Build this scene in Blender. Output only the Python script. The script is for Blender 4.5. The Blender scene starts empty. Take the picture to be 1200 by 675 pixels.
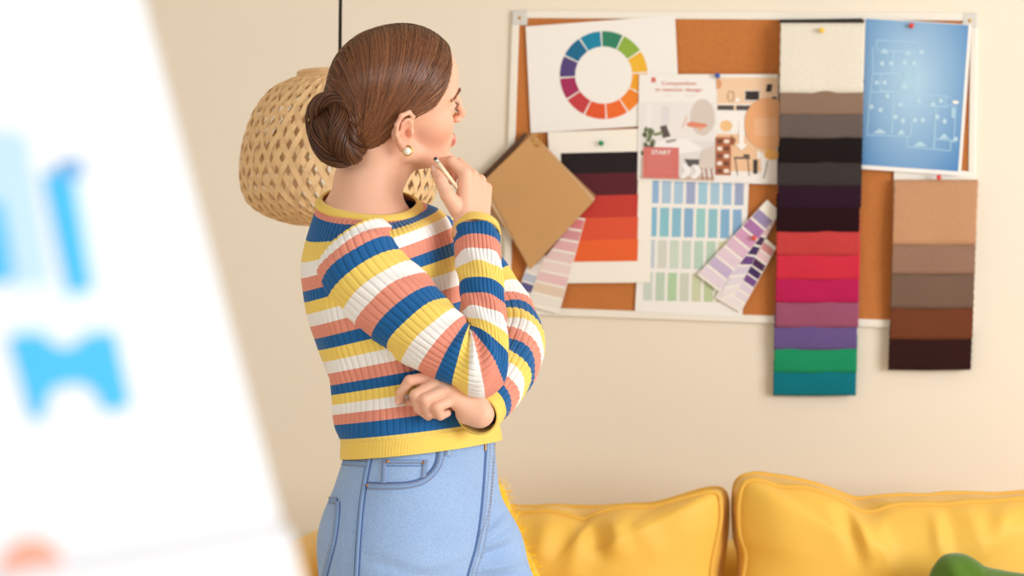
import bpy, bmesh, math, random
import numpy as np
from mathutils import Vector, Matrix
from mathutils.bvhtree import BVHTree
random.seed(7)
S = bpy.context.scene
COL = S.collection

# ------------------------------------------------------------------ camera, light, exposure
F = 1200 * 70 / 36.0                 # focal length in pixels
CAMZ = 1.30
YAW = math.radians(9.0)
cd = bpy.data.cameras.new('camera')
cd.lens = 70; cd.sensor_width = 36; cd.clip_start = 0.05
cd.dof.use_dof = True; cd.dof.focus_distance = 3.28
cd.dof.aperture_fstop = 5.0
cam = bpy.data.objects.new('camera', cd); COL.objects.link(cam)
cam.location = (0, 0, CAMZ); cam.rotation_euler = (math.pi / 2, 0, YAW)
S.camera = cam

S.view_settings.view_transform = 'Standard'
S.view_settings.look = 'None'
S.view_settings.exposure = -0.04
S.view_settings.gamma = 1.0
S.view_settings.use_curve_mapping = False

w = bpy.data.worlds.new('daylight'); S.world = w; w.use_nodes = True
w.node_tree.nodes['Background'].inputs[0].default_value = (1.0, 0.985, 0.965, 1)
w.node_tree.nodes['Background'].inputs[1].default_value = 0.53

def area(name, loc, target, sx, sy, power, color):
    l = bpy.data.lights.new(name, 'AREA'); l.shape = 'RECTANGLE'; l.size = sx; l.size_y = sy
    l.energy = power; l.color = color
    o = bpy.data.objects.new(name, l); COL.objects.link(o); o.location = loc
    o.rotation_euler = (Vector(target) - Vector(loc)).to_track_quat('-Z', 'Y').to_euler()
    return o
area('window_light', (3.6, 1.6, 1.75), (-0.2, 3.4, 1.25), 2.4, 1.9, 168, (0.98, 0.99, 1.0))
area('fill_light', (-1.6, -1.6, 2.1), (-0.2, 3.6, 1.2), 2.2, 1.6, 46, (1.0, 0.97, 0.91))  # unseen fill lamp added behind the camera on the left, not a window

# ------------------------------------------------------------------ helpers
CY, SY = math.cos(YAW), math.sin(YAW)
def cw(p):                            # camera frame (right, depth, up) -> world
    p = np.asarray(p, float)
    x, y, z = p[..., 0], p[..., 1], p[..., 2]
    return np.stack([x * CY - y * SY, x * SY + y * CY, z + CAMZ], -1)
def C(px, py, d):                     # pixel + depth -> camera frame
    return np.array([(px - 600) / F * d, d, (337.5 - py) / F * d])
YW = 5.15                             # the wall with the pin board
def W(px, py, off=0.0):               # pixel -> point on the plane parallel to the wall, off metres in front
    r = cw(np.array([(px - 600) / F, 1, (337.5 - py) / F])) - np.array([0, 0, CAMZ])
    t = (YW - off) / r[1]
    return r * t + np.array([0, 0, CAMZ])

def mat(name, color, rough=0.6, spec=0.3, bump=0, scale=200, metal=0, sheen=0, var=0, vscale=8, sss=0, coat=0, detail=3):
    m = bpy.data.materials.new(name); m.use_nodes = True
    nt = m.node_tree; b = nt.nodes['Principled BSDF']
    c = tuple(color) + (1,)
    b.inputs['Base Color'].default_value = c
    b.inputs['Roughness'].default_value = rough
    b.inputs['Specular IOR Level'].default_value = spec
    b.inputs['Metallic'].default_value = metal
    b.inputs['Sheen Weight'].default_value = sheen
    b.inputs['Coat Weight'].default_value = coat
    if sss:
        b.inputs['Subsurface Weight'].default_value = sss
        b.inputs['Subsurface Radius'].default_value = (0.012, 0.005, 0.003)
        b.inputs['Subsurface Scale'].default_value = 0.6
    tc = nt.nodes.new('ShaderNodeTexCoord')
    if var:
        n = nt.nodes.new('ShaderNodeTexNoise'); n.inputs['Scale'].default_value = vscale; n.inputs['Detail'].default_value = detail
        nt.links.new(tc.outputs['Object'], n.inputs['Vector'])
        mx = nt.nodes.new('ShaderNodeMixRGB')
        mx.inputs[1].default_value = tuple(max(0, v * (1 - var)) for v in color) + (1,)
        mx.inputs[2].default_value = tuple(min(1, v * (1 + var)) for v in color) + (1,)
        nt.links.new(n.outputs['Fac'], mx.inputs[0]); nt.links.new(mx.outputs[0], b.inputs['Base Color'])
    if bump:
        n = nt.nodes.new('ShaderNodeTexNoise'); n.inputs['Scale'].default_value = scale; n.inputs['Detail'].default_value = 4
        nt.links.new(tc.outputs['Object'], n.inputs['Vector'])
        bp = nt.nodes.new('ShaderNodeBump'); bp.inputs['Strength'].default_value = bump; bp.inputs['Distance'].default_value = 0.002
        nt.links.new(n.outputs['Fac'], bp.inputs['Height']); nt.links.new(bp.outputs[0], b.inputs['Normal'])
    return m
def srgb(r, g, b):
    f = lambda c: c / 12.92 if c <= 0.04045 else ((c + 0.055) / 1.055) ** 2.4
    return (f(r / 255), f(g / 255), f(b / 255))

def meshobj(name, verts, faces, mats, parent=None, mi=None, smooth=True, loc=None, uv=None):
    """one mesh object from world-space verts; origin at parent (or loc)"""
    verts = np.asarray(verts, float)
    o0 = np.array(parent_world(parent)) if parent else (np.array(loc) if loc is not None else np.zeros(3))
    me = bpy.data.meshes.new(name)
    me.from_pydata((verts - o0).tolist(), [], faces if isinstance(faces, list) else faces.tolist())
    if not isinstance(mats, (list, tuple)): mats = [mats]
    for m in mats: me.materials.append(m)
    if mi is not None: me.polygons.foreach_set('material_index', np.asarray(mi, np.int32))
    me.polygons.foreach_set('use_smooth', np.full(len(me.polygons), smooth, dtype=bool))
    if uv is not None:
        l = me.uv_layers.new(name='UVMap'); vi = np.empty(len(me.loops), np.int32); me.loops.foreach_get('vertex_index', vi)
        l.data.foreach_set('uv', np.asarray(uv, np.float32)[vi].ravel())
    me.update()
    o = bpy.data.objects.new(name, me); COL.objects.link(o)
    if parent: o.parent = parent
    elif loc is not None: o.location = loc
    return o
def parent_world(p):
    v = Vector((0, 0, 0))
    while p: v += Vector(p.location); p = p.parent
    return v
def tag(o, label=None, cat=None, group=None, kind=None):
    if label: o['label'] = label
    if cat: o['category'] = cat
    if group: o['group'] = group
    if kind: o['kind'] = kind
    return o
def empty(name, loc, label, cat, group=None):
    o = bpy.data.objects.new(name, None); COL.objects.link(o); o.location = loc; o.empty_display_size = 0.05
    return tag(o, label, cat, group)

class MB:                              # collects shapes (world space) into one mesh
    def __init__(s): s.v = []; s.f = []; s.m = []
    def add(s, vs, fs, m=0):
        n = len(s.v); s.v += [tuple(map(float, p)) for p in vs]; s.f += [tuple(int(i) + n for i in f) for f in fs]; s.m += [m] * len(fs); return s
    def box(s, lo, hi, m=0, bev=0.0):
        bm = bmesh.new(); bmesh.ops.create_cube(bm, size=1)
        lo, hi = Vector(lo), Vector(hi)
        for v in bm.verts: v.co = Vector([(lo[i] + hi[i]) / 2 + v.co[i] * (hi[i] - lo[i]) for i in range(3)])
        if bev: bmesh.ops.bevel(bm, geom=bm.edges[:], offset=bev, segments=2, profile=0.5, affect='EDGES')
        bm.verts.ensure_lookup_table()
        s.add([v.co for v in bm.verts], [[v.index for v in f.verts] for f in bm.faces], m); bm.free(); return s
    def hexa(s, p, m=0):              # 8 corners: front 0-3, back 4-7
        return s.add(p, [(0, 1, 2, 3), (7, 6, 5, 4), (0, 4, 5, 1), (1, 5, 6, 2), (2, 6, 7, 3), (3, 7, 4, 0)], m)
    def tube(s, pts, r, n=8, m=0, close=False, cap=True):
        pts = [np.asarray(p, float) for p in pts]; k = len(pts)
        rr = r if hasattr(r, '__len__') else [r] * k
        vs = []; up = None
        for i in range(k):
            a = pts[(i - 1) % k] if (i > 0 or close) else pts[0]
            b = pts[(i + 1) % k] if (i < k - 1 or close) else pts[-1]
            t = b - a; t = t / (np.linalg.norm(t) + 1e-12)
            if up is None: up = np.array([0, 0, 1.]) if abs(t[2]) < .9 else np.array([1., 0, 0])
            sd = np.cross(t, up); sd /= np.linalg.norm(sd) + 1e-12; up = np.cross(sd, t)
            for j in range(n):
                q = 2 * math.pi * j / n
                vs.append(pts[i] + rr[i] * (math.cos(q) * sd + math.sin(q) * up))
        fs = []
        for i in range(k if close else k - 1):
            for j in range(n):
                a, b = i * n, ((i + 1) % k) * n
                fs.append((a + j, a + (j + 1) % n, b + (j + 1) % n, b + j))
        if not close and cap: fs += [tuple(range(n))[::-1], tuple((k - 1) * n + j for j in range(n))]
        return s.add(vs, fs, m)
    def sphere(s, c, r, m=0, u=16, v=10, sc=(1, 1, 1)):
        vs = []; fs = []
        for i in range(v + 1):
            th = math.pi * i / v
            for j in range(u):
                ph = 2 * math.pi * j / u
                vs.append((c[0] + r * sc[0] * math.sin(th) * math.cos(ph), c[1] + r * sc[1] * math.sin(th) * math.sin(ph), c[2] + r * sc[2] * math.cos(th)))
        for i in range(v):
            for j in range(u):
                fs.append((i * u + j, (i + 1) * u + j, (i + 1) * u + (j + 1) % u, i * u + (j + 1) % u))
        return s.add(vs, fs, m)
    def build(s, name, mats, parent=None, smooth=True, loc=None):
        return meshobj(name, s.v, s.f, mats, parent, s.m, smooth, loc)

# ------------------------------------------------------------------ the room
M_wall = mat('wall_paint', srgb(238, 228, 211), 0.75, 0.2, 0.08, 60, var=0.012, vscale=2)
M_ceil = mat('ceiling_paint', (0.85, 0.83, 0.78), 0.8)
M_floor = mat('floor_oak', srgb(214, 198, 176), 0.45, 0.4, var=0.08, vscale=5)
M_trim = mat('trim_white', (0.82, 0.8, 0.76), 0.4)
tag(MB().box((-3.2, YW, 0), (3.6, YW + 0.1, 2.75)).build('wall_back', M_wall, smooth=False), kind='structure')
tag(MB().box((-3.3, 1.2, 0), (-3.2, YW + 0.1, 2.75)).build('wall_left', M_wall, smooth=False), kind='structure')
tag(MB().box((-3.2, -2.6, -0.05), (3.6, YW + 0.1, 0)).build('floor', M_floor, smooth=False), kind='structure')
tag(MB().box((-3.2, 2.6, 2.75), (3.6, YW + 0.1, 2.82)).build('ceiling', M_ceil, smooth=False), kind='structure')
tag(MB().box((-3.2, YW - 0.015, 0), (3.6, YW, 0.09), bev=0.004).build('baseboard_back', M_trim, smooth=False), kind='structure')
# ------------------------------------------------------------------ pin board
M_cork = mat('cork', srgb(196, 122, 66), 0.85, 0.1, 0.5, 300, var=0.16, vscale=140, detail=6)
M_frame = mat('frame_cream', srgb(240, 234, 222), 0.35, 0.4)
M_corner = mat('corner_grey', srgb(214, 212, 206), 0.4, 0.4)
M_gold = mat('brass', srgb(205, 160, 80), 0.3, 0.5, metal=1)
M_paper = mat('paper', srgb(243, 240, 236), 0.6, 0.25)
M_ivory = mat('ivory_paper', srgb(246, 241, 231), 0.6, 0.25)
# outer corners of the board in the photograph, clockwise from top left
BC = [(600, 12), (1146, 15), (1141, 388), (588, 368)]
def bl(c, u, v, off):                 # bilinear in a pixel quad, on the plane off metres before the wall
    (x0, y0), (x1, y1), (x2, y2), (x3, y3) = c
    x = (1 - v) * ((1 - u) * x0 + u * x1) + v * ((1 - u) * x3 + u * x2)
    y = (1 - v) * ((1 - u) * y0 + u * y1) + v * ((1 - u) * y3 + u * y2)
    return W(x, y, off)
cen = W(868, 196, 0)
board = empty('pin_board', cen, 'framed cork pin board on the cream wall, covered with colour samples', 'pin board')
fu, fv = 0.0165, 0.026
def bquad(u0, v0, u1, v1, o0, o1, bev=0):
    return [bl(BC, u0, v0, o1), bl(BC, u1, v0, o1), bl(BC, u1, v1, o1), bl(BC, u0, v1, o1),
            bl(BC, u0, v0, o0), bl(BC, u1, v0, o0), bl(BC, u1, v1, o0), bl(BC, u0, v1, o0)]
MB().hexa(bquad(.008, .012, .992, .988, 0.001, 0.005)).build('cork_panel', M_cork, board, False)
for n, q in (('top', (0.03, 0, 0.97, fv)), ('bottom', (0.03, 1 - fv, 0.97, 1)), ('left', (0, 0.045, fu, 0.955)), ('right', (1 - fu, 0.045, 1, 0.955))):
    o = MB().hexa(bquad(*q, 0.0005, 0.0100)).build('frame_rail', M_frame, board, False)
    bv = o.modifiers.new('b', 'BEVEL'); bv.width = 0.003; bv.segments = 2
for (u, v) in ((0, 0), (1, 0), (1, 1), (0, 1)):
    u0, u1 = (0, .034) if u == 0 else (.966, 1); v0, v1 = (0, .05) if v == 0 else (.95, 1)
    m = MB().hexa(bquad(u0, v0, u1, v1, 0.0003, 0.0108))
    o = m.build('corner_cap', M_corner, board, False)
    bv = o.modifiers.new('b', 'BEVEL'); bv.width = 0.004; bv.segments = 3
    p = bl(BC, (u0 + u1) / 2, (v0 + v1) / 2, 0.0110)
    MB().sphere(p, 0.0045, sc=(1, .4, 1)).build('screw', M_gold, o)

# ---- sheets of paper: quad of pixels, printed shapes as layers a fraction of a millimetre proud
class Sheet:
    def __init__(s, c, off, base, curl=(0, 0, 0, 0), thick=0.0006, n=10):
        s.c, s.off, s.curl = c, off, curl; s.mb = MB(); s.mats = [base]; s.cnt = 0; s.uv = []
        fr = [[s.P(i / n, j / n, 0) for i in range(n + 1)] for j in range(n + 1)]
        vs = [p for r in fr for p in r]; nb = len(vs)
        vs = vs + [p + np.array([0, thick, 0]) for p in vs]
        fs = []
        for j in range(n):
            for i in range(n):
                a = j * (n + 1) + i
                fs.append((a, a + n + 1, a + n + 2, a + 1)); fs.append((nb + a, nb + a + 1, nb + a + n + 2, nb + a + n + 1))
        edge = [i for i in range(n + 1)] + [j * (n + 1) + n for j in range(1, n + 1)] + [n * (n + 1) + i for i in range(n - 1, -1, -1)] + [j * (n + 1) for j in range(n - 1, 0, -1)]
        for k in range(len(edge)):
            a, b = edge[k], edge[(k + 1) % len(edge)]
            fs.append((a, b, nb + b, nb + a))
        s.mb.add(vs, fs, 0)
        s.uv = [(i / n, 1 - j / n) for j in range(n + 1) for i in range(n + 1)] * 2
    def lift(s, u, v):
        k = s.curl; return (1 - u) * (1 - v) * k[0] + u * (1 - v) * k[1] + u * v * k[2] + (1 - u) * v * k[3]
    def P(s, u, v, e): return bl(s.c, u, v, s.off + s.lift(u, v) + e)
    def mi(s, m):
        if m not in s.mats: s.mats.append(m)
        return s.mats.index(m)
    def poly(s, pts, m, lay=1):
        s.cnt += 1
        s.mb.add([s.P(u, v, lay * 0.0003 + s.cnt * .000012) for u, v in pts], [tuple(range(len(pts)))[::-1]], s.mi(m)); s.uv += [(u, 1 - v) for u, v in pts]
    def rect(s, u0, v0, u1, v1, m, lay=1): s.poly([(u0, v0), (u1, v0), (u1, v1), (u0, v1)], m, lay)
    def disc(s, cu, cv, ru, rv, m, lay=1, a0=0, a1=2 * math.pi, n=28):
        s.poly([(cu + ru * math.cos(a0 + (a1 - a0) * i / n), cv + rv * math.sin(a0 + (a1 - a0) * i / n)) for i in range(n)], m, lay)
    def line(s, pts, w, m, lay=1, asp=1.0):    # w in units of u; asp = width/height of the sheet
        for (u0, v0), (u1, v1) in zip(pts[:-1], pts[1:]):
            du, dv = u1 - u0, (v1 - v0) / asp; l = math.hypot(du, dv) or 1
            nx, ny = -dv / l * w / 2, du / l * w / 2 * asp
            s.poly([(u0 + nx, v0 + ny), (u1 + nx, v1 + ny), (u1 - nx, v1 - ny), (u0 - nx, v0 - ny)][::-1] if True else 0, m, lay)
    def text(s, txt, cu, cv, h, m, lay=2, asp=1.0, wide=None, bold=0.0, italic=0.0):
        cu_ = bpy.data.curves.new('t', 'FONT'); cu_.body = txt; cu_.align_x = 'CENTER'; cu_.align_y = 'CENTER'; cu_.size = 1; cu_.offset = bold; cu_.shear = italic
        o = bpy.data.objects.new('t', cu_); COL.objects.link(o)
        me = o.to_mesh()
        vs = np.array([v.co[:] for v in me.vertices]); fs = [tuple(p.vertices) for p in me.polygons]
        sx = h / 0.7 if wide is None else wide / (vs[:, 0].max() - vs[:, 0].min())
        pu = cu + vs[:, 0] * sx; pv = cv - vs[:, 1] * h / 0.7 * asp
        if wide is not None: pv = cv - vs[:, 1] * h / 0.7
        s.mb.add([s.P(a, b, lay * 0.0003 + .001) for a, b in zip(pu, pv)], fs, s.mi(m)); s.uv += [(a, 1 - b) for a, b in zip(pu, pv)]
        o.to_mesh_clear(); bpy.data.objects.remove(o); bpy.data.curves.remove(cu_)
    def build(s, name, parent=None):
        c = s.P(.5, .5, 0)
        return meshobj(name, s.mb.v, s.mb.f, s.mats, parent, s.mb.m, False, None if parent else c, uv=s.uv)
_inks = {}
def ink(r, g, b):
    k = (r, g, b)
    if k not in _inks: _inks[k] = mat('ink_%d_%d_%d' % k, srgb(r, g, b), 0.55, 0.3)
    return _inks[k]

# ---- colour wheel
q = [(616, 31), (791, 18), (797, 145), (622, 156)]
s = Sheet(q, 0.0125, M_paper)
cx, cy, R1, R0 = 707.5, 88, 51.5, 33.5
def inv(q, x, y):
    u = v = .5
    for _ in range(12):
        X = lambda u, v: ((1 - v) * ((1 - u) * q[0][0] + u * q[1][0]) + v * ((1 - u) * q[3][0] + u * q[2][0]), (1 - v) * ((1 - u) * q[0][1] + u * q[1][1]) + v * ((1 - u) * q[3][1] + u * q[2][1]))
        a = X(u, v); bu = X(u + 1e-4, v); bv_ = X(u, v + 1e-4)
        J = np.array([[(bu[0] - a[0]) / 1e-4, (bv_[0] - a[0]) / 1e-4], [(bu[1] - a[1]) / 1e-4, (bv_[1] - a[1]) / 1e-4]])
        d = np.linalg.solve(J, [x - a[0], y - a[1]]); u += d[0]; v += d[1]
    return u, v
wheel = [(46, 130, 100), (142, 178, 66), (240, 186, 54), (242, 166, 40), (240, 134, 40), (238, 108, 42), (226, 88, 44), (198, 62, 68), (166, 44, 92), (82, 66, 124), (20, 104, 146), (14, 134, 170)]
for k, c in enumerate(wheel):
    a0 = math.radians(-93.5 + 30 * k + 1.1); a1 = math.radians(-93.5 + 30 * (k + 1) - 1.1)
    pts = [inv(q, cx + R1 * math.cos(a0 + (a1 - a0) * i / 8), cy + R1 * math.sin(a0 + (a1 - a0) * i / 8)) for i in range(9)]
    pts += [inv(q, cx + R0 * math.cos(a1 + (a0 - a1) * i / 8), cy + R0 * math.sin(a1 + (a0 - a1) * i / 8)) for i in range(9)]
    s.poly(pts, ink(*c))
tag(s.build('colour_wheel_print'), 'white sheet with a twelve colour wheel ring at the top left of the cork board', 'poster')

# ---- sheet with five dark to orange bands
q = [(642, 155), (766, 150), (762, 331), (650, 332)]
s = Sheet(q, 0.0142, M_ivory)
bands = [(24, 8, 16), (86, 22, 34), (196, 58, 48), (222, 84, 54), (234, 100, 46)]
ys = [179.5, 204, 230, 256, 282, 307]
for k, c in enumerate(bands):
    a = [inv(q, 657 + (k) * 1.5, ys[k]), inv(q, 748, ys[k] - 2), inv(q, 747, ys[k + 1] - 1), inv(q, 658 + k * 1.5, ys[k + 1])]
    s.poly(a, ink(*c))
tag(s.build('colour_band_print'), 'ivory sheet with five bands running from black through dark red to orange', 'colour sheet')

# ---- pastel swatch chart
q = [(753, 208), (878, 209), (870, 372), (744, 365)]
s = Sheet(q, 0.0112, M_paper)
rows = [((207, 238), [(150, 184, 222), (170, 200, 224), (172, 202, 226), (160, 172, 208), (162, 204, 224), (168, 200, 222), (158, 194, 222), (156, 170, 204)]),
        ((243, 277), [(130, 188, 216), (138, 196, 212), (138, 190, 214), (136, 178, 212), (154, 206, 206), (144, 194, 208), (132, 178, 212), (136, 176, 212)]),
        ((281, 314), [(196, 206, 216), (212, 214, 204), (204, 218, 204), (200, 216, 204), (186, 212, 196), (184, 210, 190), (214, 216, 180), (214, 200, 170)]),
        ((319, 352), [(204, 214, 206), (190, 210, 190), (178, 208, 168), (206, 212, 196), (206, 212, 178), (190, 206, 164), (210, 214, 190), (214, 214, 196)])]
for r, ((ya, yb), cs) in enumerate(rows):
    for k, c in enumerate(cs):
        x0 = 762 + k * 14.2 - r * 2.5; dy = k * .35
        s.poly([inv(q, x0, ya + dy), inv(q, x0 + 10.5, ya + dy), inv(q, x0 + 9.8, yb + dy), inv(q, x0 - .7, yb + dy)], ink(*c))
tag(s.build('swatch_chart'), 'white chart of small pale blue and pale green colour rectangles in four rows', 'colour chart')

# ---- interior design brochure, two pages
q = [(749, 87), (839, 87), (838, 214), (747, 211)]
s = Sheet(q, 0.0165, M_paper)
A = 90 / 127.
cor = ink(214, 108, 98)
s.poly([(.16, .03), (.215, .03), (.215, .085), (.19, .07), (.16, .085)], cor)
s.text('Composition', .52, .085, .032, cor, wide=.45)
s.text('in interior design', .52, .145, .032, cor, wide=.60)
for u0, u1 in ((.34, .42), (.58, .74)): s.rect(u0, .198, u1, .204, ink(226, 214, 208))
s.rect(.03, .26, .985, .985, ink(228, 224, 222))
s.rect(.03, .26, .985, .62, ink(236, 232, 230), 1.5)
s.rect(.10, .28, .17, .5, ink(240, 238, 238), 2)
s.rect(.30, .30, .40, .48, ink(224, 222, 224), 2)
s.disc(.83, .40, .16, .17, ink(216, 204, 196), 2)
s.poly([(.67, .40), (.99, .40), (.99, .46), (.67, .46)], ink(216, 204, 196), 2)
s.poly([(.62, .455), (.70, .44), (.88, .46), (.90, .485), (.78, .5), (.64, .485)], ink(226, 140, 110), 3)
s.line([(.57, .5), (.63, .39)], .012, ink(226, 170, 146), 3, A)
s.poly([(.76, .49), (.86, .49), (.80, .53)], ink(232, 176, 150), 3)
s.poly([(.10, .64), (.62, .60), (.86, .70), (.30, .78), (.06, .72)], ink(244, 242, 242), 2)
s.poly([(.28, .49), (.36, .475), (.42, .58), (.32, .60)], ink(96, 84, 80), 3)
s.poly([(.35, .625), (.48, .605), (.50, .62), (.38, .645)], ink(150, 142, 140), 3)
rr = random.Random(3)
for i in range(34):                    # potted plant
    x, y = .06 + rr.random() * .14, .51 + rr.random() * .28
    s.poly([(x, y - .03), (x + .03, y), (x, y + .03), (x - .03, y)], ink(*((84, 92, 66) if i % 2 else (116, 126, 92))), 3)
for x, y in ((.22, .565), (.26, .56), (.30, .55)): s.disc(x, y, .025, .014, ink(120, 134, 88), 3)
s.rect(.04, .79, .10, .97, ink(206, 190, 178), 3)
s.rect(.03, .95, .985, .985, ink(206, 178, 160), 2)
s.poly([(.60, .79), (.82, .79), (.80, .84), (.66, .86)], ink(92, 88, 88), 3)
s.poly([(.84, .70), (.985, .66), (.985, .88), (.78, .88), (.80, .78)], ink(218, 206, 196), 3.5)
for x in (.82, .88, .95): s.line([(x, .87), (x + .02, .975)], .018, ink(176, 120, 90), 4, A)
for x in (.56, .70): s.poly([(x, .84), (x + .07, .84), (x + .13, .90), (x + .05, .97), (x - .02, .97), (x + .05, .90)], ink(246, 244, 244), 4)
s.rect(.07, .685, .53, .975, ink(214, 118, 112), 5)
s.text('START', .30, .735, .04, M_paper, 6, wide=.25, bold=.02)
for r in range(9):
    s.rect(.13, .775 + r * .018, .47 - .02 * ((r * 7) % 4), .778 + r * .018, ink(226, 150, 144), 6)
br = empty('brochure', s.P(.5, .5, 0), 'open brochure with a white page and a peach page of interior pictures', 'brochure')
s.build('page', br)
q = [(839, 87), (912, 87), (911, 216), (838, 214)]
s = Sheet(q, 0.0165, M_paper)
s.rect(.02, .03, .99, .33, ink(240, 206, 172))
s.disc(.0, .09, .095, .05, ink(224, 160, 116), 2, -math.pi / 2, math.pi / 2)
s.rect(.02, .27, .6, .285, ink(250, 240, 230), 2)
s.rect(.03, .285, .29, .33, ink(84, 76, 74), 2); s.rect(.33, .285, .60, .33, ink(84, 76, 74), 2)
s.rect(.46, .145, .71, .25, ink(226, 216, 208), 2); s.rect(.475, .155, .695, .235, ink(54, 44, 42), 3)
s.poly([(.82, .09), (.91, .09), (.89, .16), (.80, .16)], ink(60, 50, 48), 2)
s.rect(.90, .205, .98, .225, ink(70, 60, 58), 2)
s.line([(.20, .17), (.19, .21), (.22, .25)], .02, ink(190, 160, 130), 3, .57); s.line([(.20, .16), (.28, .16), (.29, .23), (.24, .25)], .02, ink(190, 160, 130), 3, .57)
s.disc(.35, .235, .035, .02, ink(250, 246, 240), 3)
s.rect(.02, .345, .99, .52, ink(246, 242, 238)); s.disc(.17, .475, .10, .052, ink(240, 196, 140), 2)
s.rect(.02, .55, .99, .985, ink(238, 196, 158)); s.rect(.02, .89, .75, .985, ink(244, 238, 234), 2)
s.rect(.0, .58, .25, .93, ink(176, 104, 70), 3)
for r in range(5):
    for c_ in range(2):
        s.rect(.03 + c_ * .11, .60 + r * .068, .11 + c_ * .11, .635 + r * .068, ink(*((240, 226, 212) if (r + c_) % 2 else (110, 70, 54))), 4)
s.poly([(.25, .56), (.33, .6), (.29, .66), (.25, .64)], ink(150, 92, 66), 4)
s.rect(.30, .76, .56, .775, ink(70, 62, 60), 4); s.line([(.32, .77), (.36, .93)], .014, ink(90, 80, 76), 4, .57); s.line([(.52, .77), (.55, .93)], .014, ink(90, 80, 76), 4, .57)
s.rect(.45, .735, .55, .755, ink(50, 44, 42), 4); s.rect(.61, .78, .68, .91, ink(60, 54, 52), 4); s.rect(.67, .70, .72, .77, ink(250, 244, 238), 4)
s.poly([(.38, .42), (.46, .42), (.46, .64), (.52, .64), (.42, .70), (.32, .64), (.38, .64)], ink(250, 246, 242), 5)
s.disc(.83, .45, .37, .235, ink(234, 172, 122), 6, math.pi * .19 , math.pi * 1.72)
s.rect(.62, .40, .99, .56, ink(238, 184, 140), 7)
s.poly([(.72, .72), (.99, .68), (.99, .985), (.75, .985)], ink(242, 236, 230), 5); s.line([(.84, .79), (.78, .95)], .02, ink(150, 140, 134), 7, .57)
s.disc(.9, .73, .12, .05, ink(240, 180, 100), 7)
s.build('page', br)

# ---- purple paint strips
def strip(q, off, name, cols, label, group=None, white=.13, gap=.022, base=M_ivory, foot=0.0):
    s = Sheet(q, off, base); n = len(cols); v = white
    h = (1 - white - foot) / n
    for c in cols:
        s.rect(0.02, v, .98, v + h - gap, ink(*c)); v += h
    return tag(s.build(name), label, 'paint strip', group)
strip([(895, 239), (912, 252), (862, 345), (842, 352)], 0.0195, 'paint_strip',
      [(226, 196, 196), (224, 190, 190), (74, 42, 84), (66, 44, 96), (110, 70, 136), (216, 206, 222), (226, 218, 226), (234, 226, 226)][:],
      'narrow paint strip with dark purple blocks, tucked behind the lilac strip', 'purple paint strips', .06)
strip([(899, 234), (914, 248), (842, 341), (817, 322)], 0.0215, 'paint_strip',
      [(156, 142, 182), (170, 116, 170), (210, 156, 192), (220, 186, 208), (226, 204, 218), (198, 180, 212), (228, 214, 226)],
      'wide paint strip in lilac and mauve steps, pinned by red pin', 'purple paint strips', .12)
strip([(884, 268), (910, 290), (868, 366), (838, 349)], 0.018, 'paint_strip',
      [(212, 148, 150), (226, 196, 200), (70, 36, 78), (62, 42, 92), (118, 78, 142), (222, 208, 222), (228, 216, 226), (236, 226, 228)],
      'lowest of the three fanned purple paint strips, ending in cream', 'purple paint strips', .05)

# ---- leather samples on a ring, with pink paint strips under them
strip([(636, 258), (662, 262), (634, 352), (607, 342)], 0.0160, 'paint_strip',
      [(232, 214, 214), (226, 204, 206), (206, 198, 208), (226, 214, 210), (236, 230, 226), (190, 196, 214), (92, 88, 142)], 'paint strip ending in blue, half hidden under the pink strip', 'pink paint strips', .1, foot=.02)
strip([(655, 252), (686, 256), (655, 368), (617, 358)], 0.0178, 'paint_strip',
      [(222, 128, 136), (214, 150, 156), (228, 178, 180), (232, 204, 202), (238, 216, 210), (234, 196, 198), (230, 208, 186), (238, 232, 224)], 'paint strip in pink and beige steps under the tan leather sample', 'pink paint strips', .02, foot=.02)
book = empty('leather_sample_set', W(632, 235, .02), 'fanned tan leather sample cards hanging at the left edge of the board', 'leather samples')
def tile(q, off, m, thick=.0028):
    s = Sheet(q, off, m, thick=thick)
    return s.build('sample_card', book)
M_l1 = mat('leather_tan', srgb(206, 158, 104), 0.55, 0.3, 0.25, 350, var=0.05, vscale=14)
M_l2 = mat('leather_dark', srgb(92, 62, 44), 0.6, 0.3, 0.25, 350)
M_l3 = mat('leather_mid', srgb(170, 122, 80), 0.6, 0.3, 0.25, 350)
M_l4 = mat('leather_pale', srgb(214, 180, 140), 0.6, 0.3, 0.25, 350)
tile([(614, 156), (626, 158), (560, 228), (548, 222)], .0235, M_l2)
tile([(616, 156), (692, 232), (640, 300), (562, 226)], .0205, M_l2)
tile([(620, 155), (698, 229), (628, 310), (560, 232)], .0240, M_l3)
tile([(624, 155), (697.5, 233), (622, 315), (566, 226)], .0275, M_l4)
tile([(625, 155.5), (695.5, 236), (621, 316), (567, 212)], .0310, M_l1)
rg = W(628, 170, .034)
ring_pts = [rg + np.array([math.cos(a) * .011 + .004, -.001 + .004 * math.sin(2 * a), math.sin(a) * .016 + .012]) for a in np.linspace(0, 2 * math.pi, 20)[:-1]]
MB().tube(ring_pts, .0012, 6, close=True).build('ring', M_gold, book)

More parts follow.
